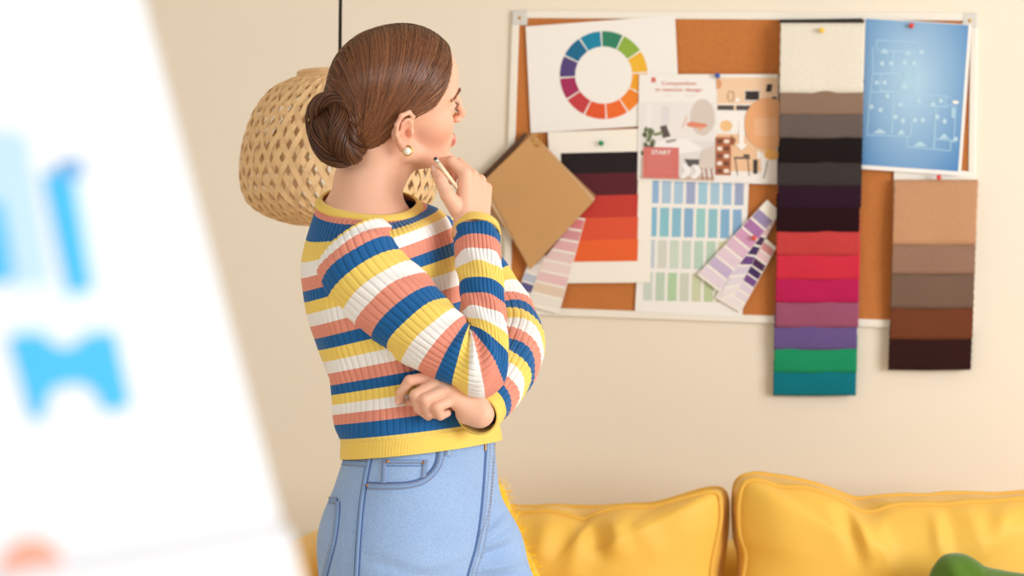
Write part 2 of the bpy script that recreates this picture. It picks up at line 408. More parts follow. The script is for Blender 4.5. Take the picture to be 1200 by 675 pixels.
# ---- blueprint
m = bpy.data.materials.new('blueprint_ink'); m.use_nodes = True; nt = m.node_tree; b = nt.nodes['Principled BSDF']
b.inputs['Roughness'].default_value = .5
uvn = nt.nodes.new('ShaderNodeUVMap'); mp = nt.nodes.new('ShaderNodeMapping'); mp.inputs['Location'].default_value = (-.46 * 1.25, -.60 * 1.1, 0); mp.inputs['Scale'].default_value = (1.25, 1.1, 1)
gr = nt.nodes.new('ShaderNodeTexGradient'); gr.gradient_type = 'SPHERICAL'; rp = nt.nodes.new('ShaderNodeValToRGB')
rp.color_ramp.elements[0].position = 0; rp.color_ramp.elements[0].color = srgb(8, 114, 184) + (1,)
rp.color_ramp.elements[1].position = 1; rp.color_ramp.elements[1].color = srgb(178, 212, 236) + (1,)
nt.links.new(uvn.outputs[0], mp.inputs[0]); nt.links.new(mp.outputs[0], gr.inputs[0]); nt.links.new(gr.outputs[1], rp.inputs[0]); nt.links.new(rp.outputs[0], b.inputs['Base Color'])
M_blue = m
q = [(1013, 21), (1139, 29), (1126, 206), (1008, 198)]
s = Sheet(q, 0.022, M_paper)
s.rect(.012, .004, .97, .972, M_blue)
def bp(zx, zy): return inv(q, 1000 + zx * .32587, zy * .32587)
L1 = ink(168, 208, 232)
def pl(pts, w=.009): s.line([bp(*p) for p in pts], w, L1, 2, .7)
pl([(84, 145), (235, 152), (238, 190), (84, 180), (84, 145)])
pl([(70, 168), (70, 270), (62, 330), (48, 485)]); pl([(84, 180), (225, 186), (218, 340), (335, 346), (330, 375), (368, 382), (362, 510), (350, 508), (350, 542), (192, 528), (194, 492), (48, 485)])
pl([(145, 180), (140, 262)], .014); pl([(70, 265), (185, 264), (185, 258), (220, 258)], .014); pl([(98, 268), (96, 326), (150, 330)], .014)
pl([(145, 340), (138, 480)], .014); pl([(150, 378), (295, 382), (340, 384)], .012); pl([(212, 384), (206, 490), (194, 492)], .014); pl([(298, 382), (290, 535)], .014)
pl([(340, 345), (368, 370)], .006); pl([(60, 330), (150, 332), (218, 340)], .010); pl([(295, 500), (362, 505)], .012)
for x, y in ((103, 228), (136, 228), (184, 224), (219, 228), (84, 297), (112, 297), (98, 395), (65, 384), (178, 434), (152, 420), (250, 432), (222, 432), (328, 436), (301, 420), (235, 362), (315, 362), (286, 376), (245, 188), (170, 376), (368, 500), (122, 345), (186, 310)):
    u, v = bp(x, y); s.disc(u, v, .022, .016, ink(190, 220, 238), 3, n=10)
for x, y, w_ in ((112, 186, 34), (196, 192, 30), (95, 474, 56), (172, 478, 34), (240, 520, 56), (326, 492, 40)):
    s.poly([bp(x - w_ / 2, y + 6), bp(x - w_ * .3, y), bp(x - 5, y - 10), bp(x + 5, y - 10), bp(x + w_ * .3, y), bp(x + w_ / 2, y + 6)][::-1], ink(184, 216, 236), 3)
for x0, y0, x1, y1 in ((352, 388, 366, 424), (165, 296, 218, 324), (180, 262, 218, 282)): s.poly([bp(x0, y0), bp(x1, y0), bp(x1, y1), bp(x0, y1)], ink(170, 208, 230), 2.5)
s.disc(*bp(368, 368), .03, .012, M_paper, 3)
tag(s.build('blueprint_print'), 'blue floor plan print with white border at the top right of the board', 'poster')

# ---- fabric sample hangers
def fabric(name, c, var=.10):
    m = mat(name, srgb(*c), 0.9, 0.1, 0.55, 420, sheen=0.06, var=var, vscale=160, detail=5)
    return m
def hanger(name, label, xs, edges, cols, base_off, step):
    """shingled fabric samples: xs = left/right pixel columns as functions of y, edges = pixel rows"""
    (x0t, x0b), (x1t, x1b) = xs; yt, yb = edges[0], edges[-1]; n = len(cols)
    root = empty(name, W((x0t + x1t) / 2, yt, base_off), label, 'fabric samples')
    X = lambda y, u: (x0t + (x0b - x0t) * (y - yt) / (yb - yt)) * (1 - u) + (x1t + (x1b - x1t) * (y - yt) / (yb - yt)) * u
    rr = random.Random(5)
    for k, c in enumerate(cols):
        ya = edges[k] - (0 if k == 0 else 16); ye = edges[k + 1]
        jit = rr.uniform(-.8, .8)
        mb = MB(); nu, nv = 48, 12; vs = []
        ob = base_off + step * (n - k)
        for j in range(nv + 1):
            v = j / nv
            for i in range(nu + 1):
                u = i / nu
                y = ya + (ye - ya) * v + (edges[0] * 0)
                y += (1.6 - 3.2 * abs(u - .5)) * .35 * v
                if j == nv: y += (1.1 if i % 2 else 0)
                o = ob - step * .9 * (1 - v) + .0075 * math.sin(v * math.pi) * (1 if k else .3) + .0012 * math.sin(u * 9 + k * 2) * v + .005 * v
                x = X(y, u) + (jit if k else 0) + (.7 if (j % 2 and i in (0, nu)) else 0)
                vs.append(W(x, y, o))
        fs = [(j * (nu + 1) + i, (j + 1) * (nu + 1) + i, (j + 1) * (nu + 1) + i + 1, j * (nu + 1) + i + 1) for j in range(nv) for i in range(nu)]
        mb.add(vs, fs)
        o = mb.build('fabric_sample', fabric('fabric_%d_%d_%d' % c, c), root)
        sd = o.modifiers.new('s', 'SOLIDIFY'); sd.thickness = .0012; sd.offset = -1
    return root
ed = [27, 108, 133.5, 161, 190, 217, 243, 271, 298.5, 327, 354, 383, 409, 436, 463]
h1 = hanger('fabric_hanger', 'long hanger of fourteen fabric samples, cream at top down to teal', ((914.5, 906), (1013, 1003)), ed,
       [(232, 226, 212), (142, 116, 98), (104, 92, 88), (30, 24, 24), (60, 54, 54), (46, 24, 40), (40, 16, 22), (196, 66, 66), (208, 50, 70), (186, 34, 86), (154, 84, 112), (104, 86, 142), (30, 146, 100), (14, 118, 132)], .013, .0030)
MB().hexa([W(913, 23, .030), W(1010, 21.5, .030), W(1011, 28.5, .030), W(914, 28, .030), W(913, 23, .012), W(1010, 21.5, .012), W(1011, 28.5, .012), W(914, 28, .012)]).build('header_strip', mat('strip_black', srgb(52, 46, 44), .7), h1, False)
q = [(1048, 190), (1143, 202), (1140, 290), (1046, 290)]
s = Sheet(q, .0128, M_ivory)
ed = [210.5, 286, 320.5, 360.5, 397, 433]
h2 = hanger('fabric_hanger', 'short hanger of five brown fabric samples hanging below the blueprint', ((1048, 1040), (1146, 1137)), ed,
       [(196, 148, 112), (150, 116, 98), (118, 94, 80), (112, 62, 40), (50, 26, 24)], .015, .0034)
s.build('backing_card', h2)

# ---- push pins
def pin(px, py, off, c, label):
    p = W(px, py, off)
    o = empty('push_pin', p, label, 'push pin', 'pins on the board')
    MB().tube([p + np.array([0, .006, 0]), p + np.array([0, -.001, 0])], .0006, 6).build('needle', M_gold, o)
    pr = [(0, .0055), (-.0012, .0062), (-.003, .0062), (-.0042, .0045), (-.008, .0042), (-.0095, .0062), (-.0115, .0066), (-.0125, .0058)]
    MB().tube([p + np.array([0, a, 0]) for a, _ in pr], [r for _, r in pr], 14).build('pin_head', mat('pin_%d_%d_%d' % c, srgb(*c), .3, .5), o)
pin(705, 168, .0150, (20, 140, 92), 'green push pin in the sheet of orange and dark bands')
pin(841, 89, .0175, (30, 84, 176), 'blue push pin at the fold of the brochure')
pin(963, 36, .0580, (240, 200, 60), 'yellow push pin in the cream fabric sample')
pin(1068, 30.5, .0230, (218, 66, 56), 'red push pin at the top of the blueprint')
pin(1100, 208, .0345, (218, 66, 56), 'red push pin above the brown fabric samples')
pin(884, 279, .0225, (226, 80, 62), 'orange red push pin in the lilac paint strip')
# ------------------------------------------------------------------ sofa (stands along the wall)
M_sofa = mat('sofa_mustard', srgb(242, 192, 80), 0.55, 0.35, 0.12, 500, sheen=0.15)
M_pipe = mat('sofa_piping', srgb(232, 180, 74), 0.55, 0.35)
M_wood = mat('dark_wood', srgb(110, 76, 48), 0.5)
def cm(px, py, d): return cw(C(px, py, d))
sx0, sx1 = -1.32, 1.05
sofa = empty('sofa', (-0.08, 4.6, 0), 'mustard yellow sofa standing along the wall below the pin board', 'sofa')
def rbox(lo, hi, name, m=M_sofa, bev=.05, parent=sofa):
    o = MB().box(lo, hi).build(name, m, parent)
    b = o.modifiers.new('b', 'BEVEL'); b.width = bev; b.segments = 5
    return o
rbox((sx0 + .14, 4.28, .13), (sx1 - .14, 5.08, .30), 'base', bev=.02)
rbox((sx0 + .14, 4.88, .28), (sx1 - .14, 5.10, .665), 'backrest', bev=.05)
rbox((sx0, 4.26, .13), (sx0 + .17, 5.10, .69), 'armrest', bev=.06)
rbox((sx1 - .17, 4.26, .13), (sx1, 5.10, .69), 'armrest', bev=.06)
for x0, x1 in ((sx0 + .175, -.085), (-.075, sx1 - .175)):
    rbox((x0, 4.24, .302), (x1, 4.86, .45), 'seat_cushion', bev=.045)
for x in (sx0 + .08, sx1 - .08):
    for y in (4.34, 5.02):
        MB().tube([(x, y, 0), (x, y, .14)], [.016, .024], 12).build('foot', M_wood, sofa)

def catmull(P, n, closed=False):
    P = np.asarray(P, float); k = len(P); out = []
    segs = k if closed else k - 1
    for i in range(segs):
        a, b, c, d = (P[(i - 1) % k], P[i], P[(i + 1) % k], P[(i + 2) % k]) if closed else (P[max(i - 1, 0)], P[i], P[i + 1], P[min(i + 2, k - 1)])
        for j in range(n):
            t = j / n
            out.append(.5 * (2 * b + (c - a) * t + (2 * a - 5 * b + 4 * c - d) * t * t + (3 * b - a - 3 * c + d) * t ** 3))
    if not closed: out.append(P[-1])
    return np.array(out)
def resample(P, n, closed=True):
    Q = np.vstack([P, P[:1]]) if closed else P
    l = np.r_[0, np.cumsum(np.linalg.norm(np.diff(Q, axis=0), axis=1))]
    t = np.linspace(0, l[-1], n, endpoint=not closed)
    return np.stack([np.interp(t, l, Q[:, i]) for i in range(Q.shape[1])], 1)

def back_cushion(front_px, back_px, d, thick, label, seed, folds):
    """boxed cushion: front outline and back outline (pixel outlines at depth d and d+thick), piping along both"""
    fo = resample(catmull([(x, y) for x, y in front_px], 12, True), 220)
    bo = resample(catmull([(x, y) for x, y in back_px], 12, True), 220)
    # same start: nearest to the first front point
    k = np.argmin(((bo - fo[0]) ** 2).sum(1)); bo = np.roll(bo, -k, 0)
    F3 = np.array([cm(x, y, d) for x, y in fo]); B3 = np.array([cm(x, y, d + thick) for x, y in bo])
    cF = F3.mean(0); cB = B3.mean(0)
    root = empty('back_cushion', (cF[0], (cF[1] + cB[1]) / 2, F3[:, 2].min()), label, 'cushion', 'sofa back cushions')
    rng = np.random.default_rng(seed)
    def panel(O, c, sign, nm):
        rings = 34; vs = []; fs = []; N = len(O)
        nrm = np.array([SY * 0 + 0, sign, 0.])
        ph = rng.uniform(0, 6, 6)
        for i in range(rings):
            t = i / (rings - 1); s_ = (1 - t)
            bul = .085 * (1 - s_ ** 3.2) ** .8
            for j in range(N):
                p = c + (O[j] - c) * s_
                wv = 0
                if sign < 0:
                    for (ax, az, bx, bz, amp, wid) in folds:
                        a = np.array([ax, az]); b = np.array([bx, bz]); q = np.array([p[0], p[2]]); ab = b - a
                        tt = np.clip(((q - a) @ ab) / (ab @ ab), 0, 1); dd = np.linalg.norm(q - a - ab * tt)
                        wv += 1.4 * amp * math.exp(-(dd / wid) ** 2) * (1 - .6 * tt)
                    wv += .0035 * math.sin(p[0] * 34 + ph[0] + p[2] * 9) * math.sin(p[2] * 12 + ph[1])
                vs.append(p + nrm * (bul + wv * min(1, t * 5)))
        for i in range(rings - 1):
            for j in range(N):
                f = (i * N + j, i * N + (j + 1) % N, (i + 1) * N + (j + 1) % N, (i + 1) * N + j)
                fs.append(f if sign > 0 else f[::-1])
        return vs, fs
    mb = MB(); mb.add(*panel(F3, cF, -1, 'f')); mb.add(*panel(B3, cB, 1, 'b'))
    N = len(F3); vs = []; K = 7
    for k in range(K):
        t = k / (K - 1)
        for j in range(N):
            c = cF * (1 - t) + cB * t; p = F3[j] * (1 - t) + B3[j] * t
            puff = .005 * math.sin(math.pi * t) + .0025 * math.sin(j * .55) * math.sin(math.pi * t)
            dr = p - c; dr[1] = 0; vs.append(p + dr / np.linalg.norm(dr) * puff)
    mb.add(vs, [(k * N + j, (k + 1) * N + j, (k + 1) * N + (j + 1) % N, k * N + (j + 1) % N) for k in range(K - 1) for j in range(N)])
    body = mb.build('cushion_cover', M_sofa, root)
    bm = bmesh.new(); bm.from_mesh(body.data); bmesh.ops.remove_doubles(bm, verts=bm.verts, dist=.0004); bmesh.ops.recalc_face_normals(bm, faces=bm.faces); bm.to_mesh(body.data); bm.free()
    for O in (F3, B3):
        MB().tube(list(O + np.array([0, -.001, .001])), .0065, 8, close=True).build('piping', M_pipe, root)
    return root
D1 = 4.56
def fz(px, py): p = cm(px, py, D1); return p[0], p[2]
def fold(x0, y0, x1, y1, amp, wid): return (*fz(x0, y0), *fz(x1, y1), amp, wid)
back_cushion([(843, 583), (836, 577), (822, 579), (795, 586), (765, 594), (735, 594.5), (705, 600), (685, 609), (665, 604), (640, 599), (612, 601), (560, 596), (470, 590), (438, 596), (432, 620), (430, 690), (434, 745), (450, 758), (600, 760), (740, 760), (826, 758), (834, 746), (834, 700), (833, 670), (838, 640), (844, 610)],
             [(851, 583), (843, 573.5), (824, 575), (797, 583), (768, 591), (735, 593), (705, 595), (680, 595), (650, 594), (610, 595), (560, 590), (470, 584), (434, 592), (428, 620), (426, 690), (430, 740), (450, 750), (600, 752), (740, 752), (836, 750), (844, 740), (845, 700), (846, 670), (849, 640), (852, 610)],
             D1, .11, 'back cushion on the sofa behind the person, left of the gap', 2,
             [fold(686, 608, 676, 660, .016, .025), fold(720, 600, 735, 640, .013, .02), fold(690, 606, 712, 650, -.014, .02), fold(650, 604, 640, 640, .012, .025), fold(745, 596, 770, 640, .010, .025), fold(735, 600, 715, 655, .010, .02)])
back_cushion([(866, 590), (872, 567), (885, 562.5), (898, 566), (915, 571), (940, 571.5), (965, 578), (985, 587), (1008, 599), (1024, 600), (1045, 593), (1075, 591), (1105, 592), (1130, 589), (1160, 588), (1195, 585), (1230, 584), (1258, 590), (1264, 620), (1264, 690), (1260, 745), (1240, 758), (1100, 760), (960, 760), (880, 758), (870, 745), (868, 700), (873, 665), (874, 648), (867, 625)],
             [(860, 585), (865, 563), (884, 556), (905, 558), (930, 562), (955, 568), (975, 575), (995, 583), (1008, 585), (1030, 583), (1060, 581), (1085, 581.5), (1110, 579), (1140, 579), (1165, 580), (1195, 578), (1230, 576), (1262, 584), (1270, 620), (1270, 690), (1266, 740), (1240, 750), (1100, 752), (960, 752), (880, 750), (866, 740), (862, 700), (866, 665), (866, 648), (861, 625)],
             D1, .11, 'back cushion on the sofa below the brown samples, right of the gap', 5,
             [fold(1008, 600, 1020, 655, .016, .02), fold(990, 595, 1008, 650, -.014, .02), fold(1026, 604, 1040, 660, .014, .02), fold(1095, 597, 1100, 640, .012, .016), fold(1108, 597, 1120, 650, -.010, .02), fold(1135, 592, 1150, 640, .012, .02), fold(1175, 590, 1165, 630, .010, .02)])

def throw_pillow(name, label, outline, d, thick, m, seed, fuzz=0, wr=.01):
    O = resample(catmull(outline, 10, True), 160); O3 = np.array([cm(x, y, d) for x, y in O]); c = O3.mean(0)
    rng = np.random.default_rng(seed); mb = MB(); N = len(O3); rings = 26
    for sg in (-1, 1):
        vs = []; ph = rng.uniform(0, 6, 8)
        for i in range(rings):
            s_ = 1 - i / (rings - 1)
            for j in range(N):
                p = c + (O3[j] - c) * s_
                wv = wr * (math.sin(p[0] * 45 + ph[0]) * math.sin(p[2] * 38 + ph[1]) + .6 * math.sin(p[0] * 80 + p[2] * 60 + ph[2]))
                vs.append(p + np.array([0, sg * (thick * (1 - s_ ** 2.4) ** .6 + wv * min(1, 4 * (1 - s_))), 0]))
        fs = [(i * N + j, i * N + (j + 1) % N, (i + 1) * N + (j + 1) % N, (i + 1) * N + j) for i in range(rings - 1) for j in range(N)]
        mb.add(vs, fs if sg > 0 else [f[::-1] for f in fs])
    o = mb.build(name, m, None, True, (c[0], c[1], O3[:, 2].min()))
    bm = bmesh.new(); bm.from_mesh(o.data); bmesh.ops.remove_doubles(bm, verts=bm.verts, dist=.0004); bmesh.ops.recalc_face_normals(bm, faces=bm.faces)
    if fuzz:
        fl = [(f.calc_center_median().copy(), f.normal.copy()) for f in bm.faces]
        for cc, nn in fl:
            for _ in range(3):
                b0 = cc + Vector(rng.normal(0, .006, 3)); t = Vector(rng.normal(0, .5, 3))
                e = b0 + (nn + t).normalized() * fuzz * rng.uniform(.6, 1.2); sd = nn.cross(t).normalized() * .0012
                bm.faces.new([bm.verts.new(b0 - sd), bm.verts.new(b0 + sd), bm.verts.new(e)])
    bm.to_mesh(o.data); bm.free()
    return tag(o, label, 'pillow')
M_fluff = mat('fluffy_yellow', srgb(250, 206, 34), 0.9, 0.1, sheen=.6)
throw_pillow('throw_pillow', 'fluffy bright yellow throw pillow on the sofa right behind the person', [(560, 558), (588, 566), (601, 600), (616, 640), (637, 690), (632, 745), (590, 760), (500, 752), (440, 745), (440, 690), (470, 640), (480, 590), (500, 562)], 4.34, .08, M_fluff, 3, fuzz=.016)
M_green = mat('green_velvet', srgb(80, 116, 28), 0.8, 0.2, sheen=.3, var=.2, vscale=20)
throw_pillow('throw_pillow', 'crumpled dark green throw pillow on the sofa in the bottom right corner', [(1088, 676), (1096, 660), (1105, 651), (1116, 648), (1130, 649), (1144, 656), (1156, 664), (1180, 669), (1230, 680), (1250, 715), (1240, 755), (1160, 764), (1096, 758), (1076, 720)], 4.36, .07, M_green, 8, wr=.009)

# ------------------------------------------------------------------ woven pendant lamp
LD = 4.2
lc = cm(398, 90, LD); lpx = LD / F
lamp = empty('pendant_lamp', (lc[0], lc[1], 2.75), 'woven bamboo pendant lamp hanging on a black cord behind the person', 'pendant lamp')
prof = catmull([(47, 87), (49, 92), (62, 97), (79, 106), (92, 120), (101.5, 136), (109.5, 157), (114.5, 178), (116.5, 200), (115, 217), (110, 232), (99, 244), (82, 253), (60, 260), (44, 262)], 8)
pl_ = np.r_[0, np.cumsum(np.linalg.norm(np.diff(prof, axis=0), axis=1))]; pl_ /= pl_[-1]
def shade(t, a, e=0):
    r = np.interp(t, pl_, prof[:, 0]); y = np.interp(t, pl_, prof[:, 1])
    z = cm(398, y, LD)[2]
    r = r * lpx + e
    return np.array([lc[0] + r * math.cos(a), lc[1] + r * math.sin(a), z])
M_bam = mat('bamboo', srgb(230, 192, 142), 0.5, 0.35, var=.18, vscale=60)
M_bam.node_tree.nodes['Principled BSDF'].inputs['Transmission Weight'].default_value = 0
mb = MB(); NS = 46; turn = 1.15; wdt = .0064
for fam in (1, -1):
    for k in range(NS):
        a0 = 2 * math.pi * k / NS; K = 90; vs = []
        for i in range(K + 1):
            t = i / K; a = a0 + fam * turn * t
            e = .0016 * fam * math.cos(t * NS * turn * 2 / (2 * math.pi) * math.pi + (k % 2) * math.pi)
            tg = shade(min(t + .01, 1), a + fam * turn * .01) - shade(max(t - .01, 0), a - fam * turn * .01); tg /= np.linalg.norm(tg) + 1e-9
            nr = np.array([math.cos(a), math.sin(a), 0]); sd = np.cross(tg, nr); sd /= np.linalg.norm(sd)
            p = shade(t, a, e); ww = wdt * (.55 + .45 * np.interp(t, pl_, prof[:, 0]) / 116)
            vs += [p - sd * ww, p + sd * ww]
        mb.add(vs, [(2 * i, 2 * i + 1, 2 * i + 3, 2 * i + 2) for i in range(K)])
sh = mb.build('lamp_shade', M_bam, lamp, False)
sd_ = sh.modifiers.new('s', 'SOLIDIFY'); sd_.thickness = .0007
for t, r_ in ((0.0, .006), (0.02, .005), (1.0, .004)):
    MB().tube([shade(t, a) for a in np.linspace(0, 2 * math.pi, 48)[:-1]], r_, 8, close=True).build('rim_hoop', M_bam, lamp)
mb = MB()
for a in (0.3, 0.3 + math.pi / 2, .3 + math.pi, .3 + 1.5 * math.pi):
    mb.tube([shade(0, a), np.array([lc[0], lc[1], lc[2]])], .002, 6)
mb.build('spider', mat('black_metal', (.02, .02, .02), .4), lamp)
M_black = mat('black_plastic', (.012, .012, .012), .45)
MB().tube([(lc[0], lc[1], lc[2] + .01), (lc[0], lc[1], lc[2] - .01), (lc[0], lc[1], lc[2] - .07)], [.012, .02, .02], 16).build('bulb_socket', M_black, lamp)
MB().tube([(lc[0] + .006, lc[1], 2.74), (lc[0] + .004, lc[1], 2.1), (lc[0], lc[1], lc[2])], .0038, 8).build('cord', M_black, lamp)
MB().tube([(lc[0] + .006, lc[1], 2.75), (lc[0] + .006, lc[1], 2.725)], [.05, .045], 24).build('ceiling_rose', M_black, lamp)
MB().sphere((lc[0], lc[1], lc[2] - .11), .04, sc=(1, 1, 1.2)).build('bulb', mat('opal_glass', (.9, .88, .82), .3), lamp)

# ------------------------------------------------------------------ easel with a sheet, close to the camera
pa = C(246, 300, .86)
psi = math.radians(60); phi = math.radians(18.5)
nh = np.array([math.sin(psi), -math.cos(psi), 0]); al = np.array([math.cos(psi), math.sin(psi), 0])
upv = np.array([0, 0, 1]) * math.cos(phi) - nh * math.sin(phi); nn = np.cross(al, upv)
nn = nn if nn @ nh > 0 else -nn
def onb(px, py, e=0):                 # pixel -> point on the easel's sheet plane, e metres in front of it
    r = np.array([(px - 600) / F, 1, (337.5 - py) / F]); o = pa + nn * e
    return r * ((o @ nn) / (r @ nn))
def EB(a, u, e): return cw(pa + al * a + upv * u + nn * e)   # a along, u up from the reference point on the right edge
e_bot = EB(-.3, -.16, 0)
easel = empty('drawing_easel', (e_bot[0], e_bot[1], 0), 'white drawing easel with a blue printed sheet, blurred close to the camera', 'easel')
M_white = mat('easel_white', (.80, .80, .815), .5, .3)
M_sheet = mat('easel_paper', (.84, .845, .86), .6, .2)
def slab(a0, u0, a1, u1, e0, e1, name, m, parent=easel, bev=.004):
    o = MB().hexa([EB(a0, u0, e1), EB(a1, u0, e1), EB(a1, u1, e1), EB(a0, u1, e1), EB(a0, u0, e0), EB(a1, u0, e0), EB(a1, u1, e0), EB(a0, u1, e0)]).build(name, m, parent, False)
    b = o.modifiers.new('b', 'BEVEL'); b.width = bev; b.segments = 2
    bm = bmesh.new(); bm.from_mesh(o.data); bmesh.ops.recalc_face_normals(bm, faces=bm.faces); bm.to_mesh(o.data); bm.free()
    return o
ub = -.120                            # ledge height on the board
slab(-.50, ub - .05, -.001, .66, -.016, -.001, 'board', M_white)
slab(-.52, ub - .06, .002, ub, -.012, .005, 'ledge', M_white, bev=.005)
for a in (-.46, -.06):
    MB().tube([EB(a, .5, -.025), EB(a, ub - .05, -.025), EB(a, -1.22, -.03)], .014, 10).build('leg', M_white, easel)
pt = EB(-.26, .45, -.03); nb = cw(-nh) - cw(np.zeros(3))
MB().tube([pt, np.array([pt[0] + nb[0] * .9, pt[1] + nb[1] * .9, 0.014])], .014, 10).build('leg', M_white, easel)
sheet = MB()
cy1, cy2, cy3, cy4, cy5 = ink(62, 184, 238), ink(186, 218, 242), ink(100, 166, 220), ink(238, 160, 136), ink(226, 238, 248)
mats = [M_sheet, cy1, cy2, cy3, cy4, cy5]
def spoly(pts, m, e): sheet.add([cw(onb(x, y, e)) for x, y in pts], [tuple(range(len(pts)))[::-1]], m)
sheet.hexa([EB(-.49, ub + .001, .0006), EB(0, ub + .001, .0006), EB(0, .65, .0006), EB(-.49, .65, .0006), EB(-.49, ub + .001, -.0006), EB(0, ub + .001, -.0006), EB(0, .65, -.0006), EB(-.49, .65, -.0006)])
spoly([(8, 394), (46, 388), (62, 402), (76, 408), (92, 402), (100, 392), (134, 388), (154, 476), (122, 484), (113, 462), (98, 450), (70, 452), (57, 464), (52, 492), (36, 492)], 1, .0010)
spoly([(50, 204), (84, 196), (108, 338), (80, 346)], 1, .0012)
spoly([(66, 190), (96, 186), (100, 206), (70, 212)], 3, .0014)
spoly([(-30, 230), (2, 236), (16, 330), (-20, 334)], 1, .0012)
spoly([(-30, 150), (30, 156), (60, 330), (20, 336), (0, 230), (-30, 226)], 2, .0009)
spoly([(10, 330), (110, 330), (128, 392), (20, 392)], 5, .0008)
spoly([(84, 200), (100, 200), (140, 332), (108, 338)], 5, .0008)
spoly([(38 + 40 * math.cos(a), 676 + 46 * math.sin(a)) for a in np.linspace(0, 2 * math.pi, 24)[:-1]], 4, .0012)
so = sheet.build('printed_sheet', mats, easel, False)
# ================================================================== the woman
# signed distance fields -> surface nets, everything in the camera frame in metres
class Field:
    def __init__(s, lo, hi, h):
        s.lo = np.array(lo, float); s.h = h; s.n = np.ceil((np.array(hi) - s.lo) / h).astype(int) + 1
        s.v = np.full(s.n, 1.0, np.float32)
    def region(s, lo, hi):
        a = np.clip(np.floor((np.array(lo) - s.lo) / s.h).astype(int), 0, s.n); b = np.clip(np.ceil((np.array(hi) - s.lo) / s.h).astype(int) + 1, 0, s.n)
        if (b <= a).any(): return None, None
        sl = tuple(slice(a[i], b[i]) for i in range(3))
        g = np.meshgrid(*[s.lo[i] + s.h * np.arange(a[i], b[i]) for i in range(3)], indexing='ij', sparse=True)
        return sl, g
    def mix(s, sl, d, k, op='u'):
        d = d.astype(np.float32); a = s.v[sl]
        if op == 'u':
            h = np.clip(.5 + .5 * (a - d) / k, 0, 1); s.v[sl] = a * (1 - h) + d * h - k * h * (1 - h)
        elif op == 's':
            h = np.clip(.5 - .5 * (a + d) / k, 0, 1); s.v[sl] = a * (1 - h) - d * h + k * h * (1 - h)
    def cone(s, a, b, ra, rb, k=.01, op='u', flat=None):
        """round cone; flat = (axis, factor) squeezes it along a unit axis"""
        a = np.array(a, float); b = np.array(b, float); R = max(ra, rb) + 3 * k + 3 * s.h
        if flat: R *= 1.6
        sl, g = s.region(np.minimum(a, b) - R, np.maximum(a, b) + R)
        if sl is None: return
        ab = b - a; L = ab @ ab + 1e-12
        t = np.clip(((g[0] - a[0]) * ab[0] + (g[1] - a[1]) * ab[1] + (g[2] - a[2]) * ab[2]) / L, 0, 1)
        dx, dy, dz = g[0] - a[0] - t * ab[0], g[1] - a[1] - t * ab[1], g[2] - a[2] - t * ab[2]
        if flat:
            ax, fc = np.array(flat[0], float), flat[1]; ax /= np.linalg.norm(ax)
            q = dx * ax[0] + dy * ax[1] + dz * ax[2]
            d = np.sqrt(dx ** 2 + dy ** 2 + dz ** 2 - q * q + (q / fc) ** 2) - (ra + t * (rb - ra))
            d = d * min(1, fc) if fc < 1 else d
        else:
            d = np.sqrt(dx ** 2 + dy ** 2 + dz ** 2) - (ra + t * (rb - ra))
        s.mix(sl, d, k, op)
    def chain(s, pts, rs, k=.006, op='u', flat=None):
        for i in range(len(pts) - 1): s.cone(pts[i], pts[i + 1], rs[i], rs[i + 1], k, op, flat)
    def ell(s, c, r, k=.015, op='u', rot=None):
        c = np.array(c, float); r = np.array(r, float); R = r.max() + 3 * k + 2 * s.h
        sl, g = s.region(c - R, c + R)
        if sl is None: return
        x, y, z = g[0] - c[0], g[1] - c[1], g[2] - c[2]
        if rot is not None: x, y, z = (x * rot[0][i] + y * rot[1][i] + z * rot[2][i] for i in range(3))
        k0 = np.sqrt((x / r[0]) ** 2 + (y / r[1]) ** 2 + (z / r[2]) ** 2); k1 = np.sqrt((x / r[0] ** 2) ** 2 + (y / r[1] ** 2) ** 2 + (z / r[2] ** 2) ** 2) + 1e-9
        s.mix(sl, k0 * (k0 - 1) / k1, k, op)
    def mesh(s):
        v = s.v; ins = v < 0
        n = np.array(v.shape)
        c = np.zeros(n - 1, np.uint8)
        for d in range(8):
            o = [(d >> i) & 1 for i in range(3)]
            c += ins[o[0]:n[0] - 1 + o[0], o[1]:n[1] - 1 + o[1], o[2]:n[2] - 1 + o[2]]
        act = (c > 0) & (c < 8); I = np.argwhere(act); idx = np.full(n - 1, -1, np.int32); idx[act] = np.arange(len(I))
        val = np.stack([v[I[:, 0] + (d & 1), I[:, 1] + ((d >> 1) & 1), I[:, 2] + ((d >> 2) & 1)] for d in range(8)], 1)
        acc = np.zeros((len(I), 3)); cnt = np.zeros(len(I))
        for d in range(8):
            for ax in range(3):
                if (d >> ax) & 1: continue
                e = d | (1 << ax); a, b = val[:, d], val[:, e]; m = (a < 0) != (b < 0)
                t = np.where(m, a / np.where(m, a - b, 1), 0)
                p = np.array([d & 1, (d >> 1) & 1, (d >> 2) & 1], float)[None].repeat(len(I), 0); p[:, ax] += t
                acc += p * m[:, None]; cnt += m
        P = s.lo + s.h * (I + acc / cnt[:, None])
        faces = []
        for ax in range(3):
            sl0 = [slice(1, -1)] * 3; sl1 = [slice(1, -1)] * 3; sl0[ax] = slice(0, -1); sl1[ax] = slice(1, None)
            a = ins[tuple(sl0)]; b = ins[tuple(sl1)]; E = np.argwhere(a != b); sg = a[tuple(E.T)]
            E = E + 1; E[:, ax] -= 1
            u, w_ = (ax + 1) % 3, (ax + 2) % 3; q = []
            for (du, dw) in ((0, 0), (-1, 0), (-1, -1), (0, -1)):
                J = E.copy(); J[:, u] += du; J[:, w_] += dw; q.append(idx[tuple(J.T)])
            q = np.stack(q, 1); q[~sg] = q[~sg][:, ::-1]
            faces.append(q[(q >= 0).all(1)])
        return P, np.vstack(faces)
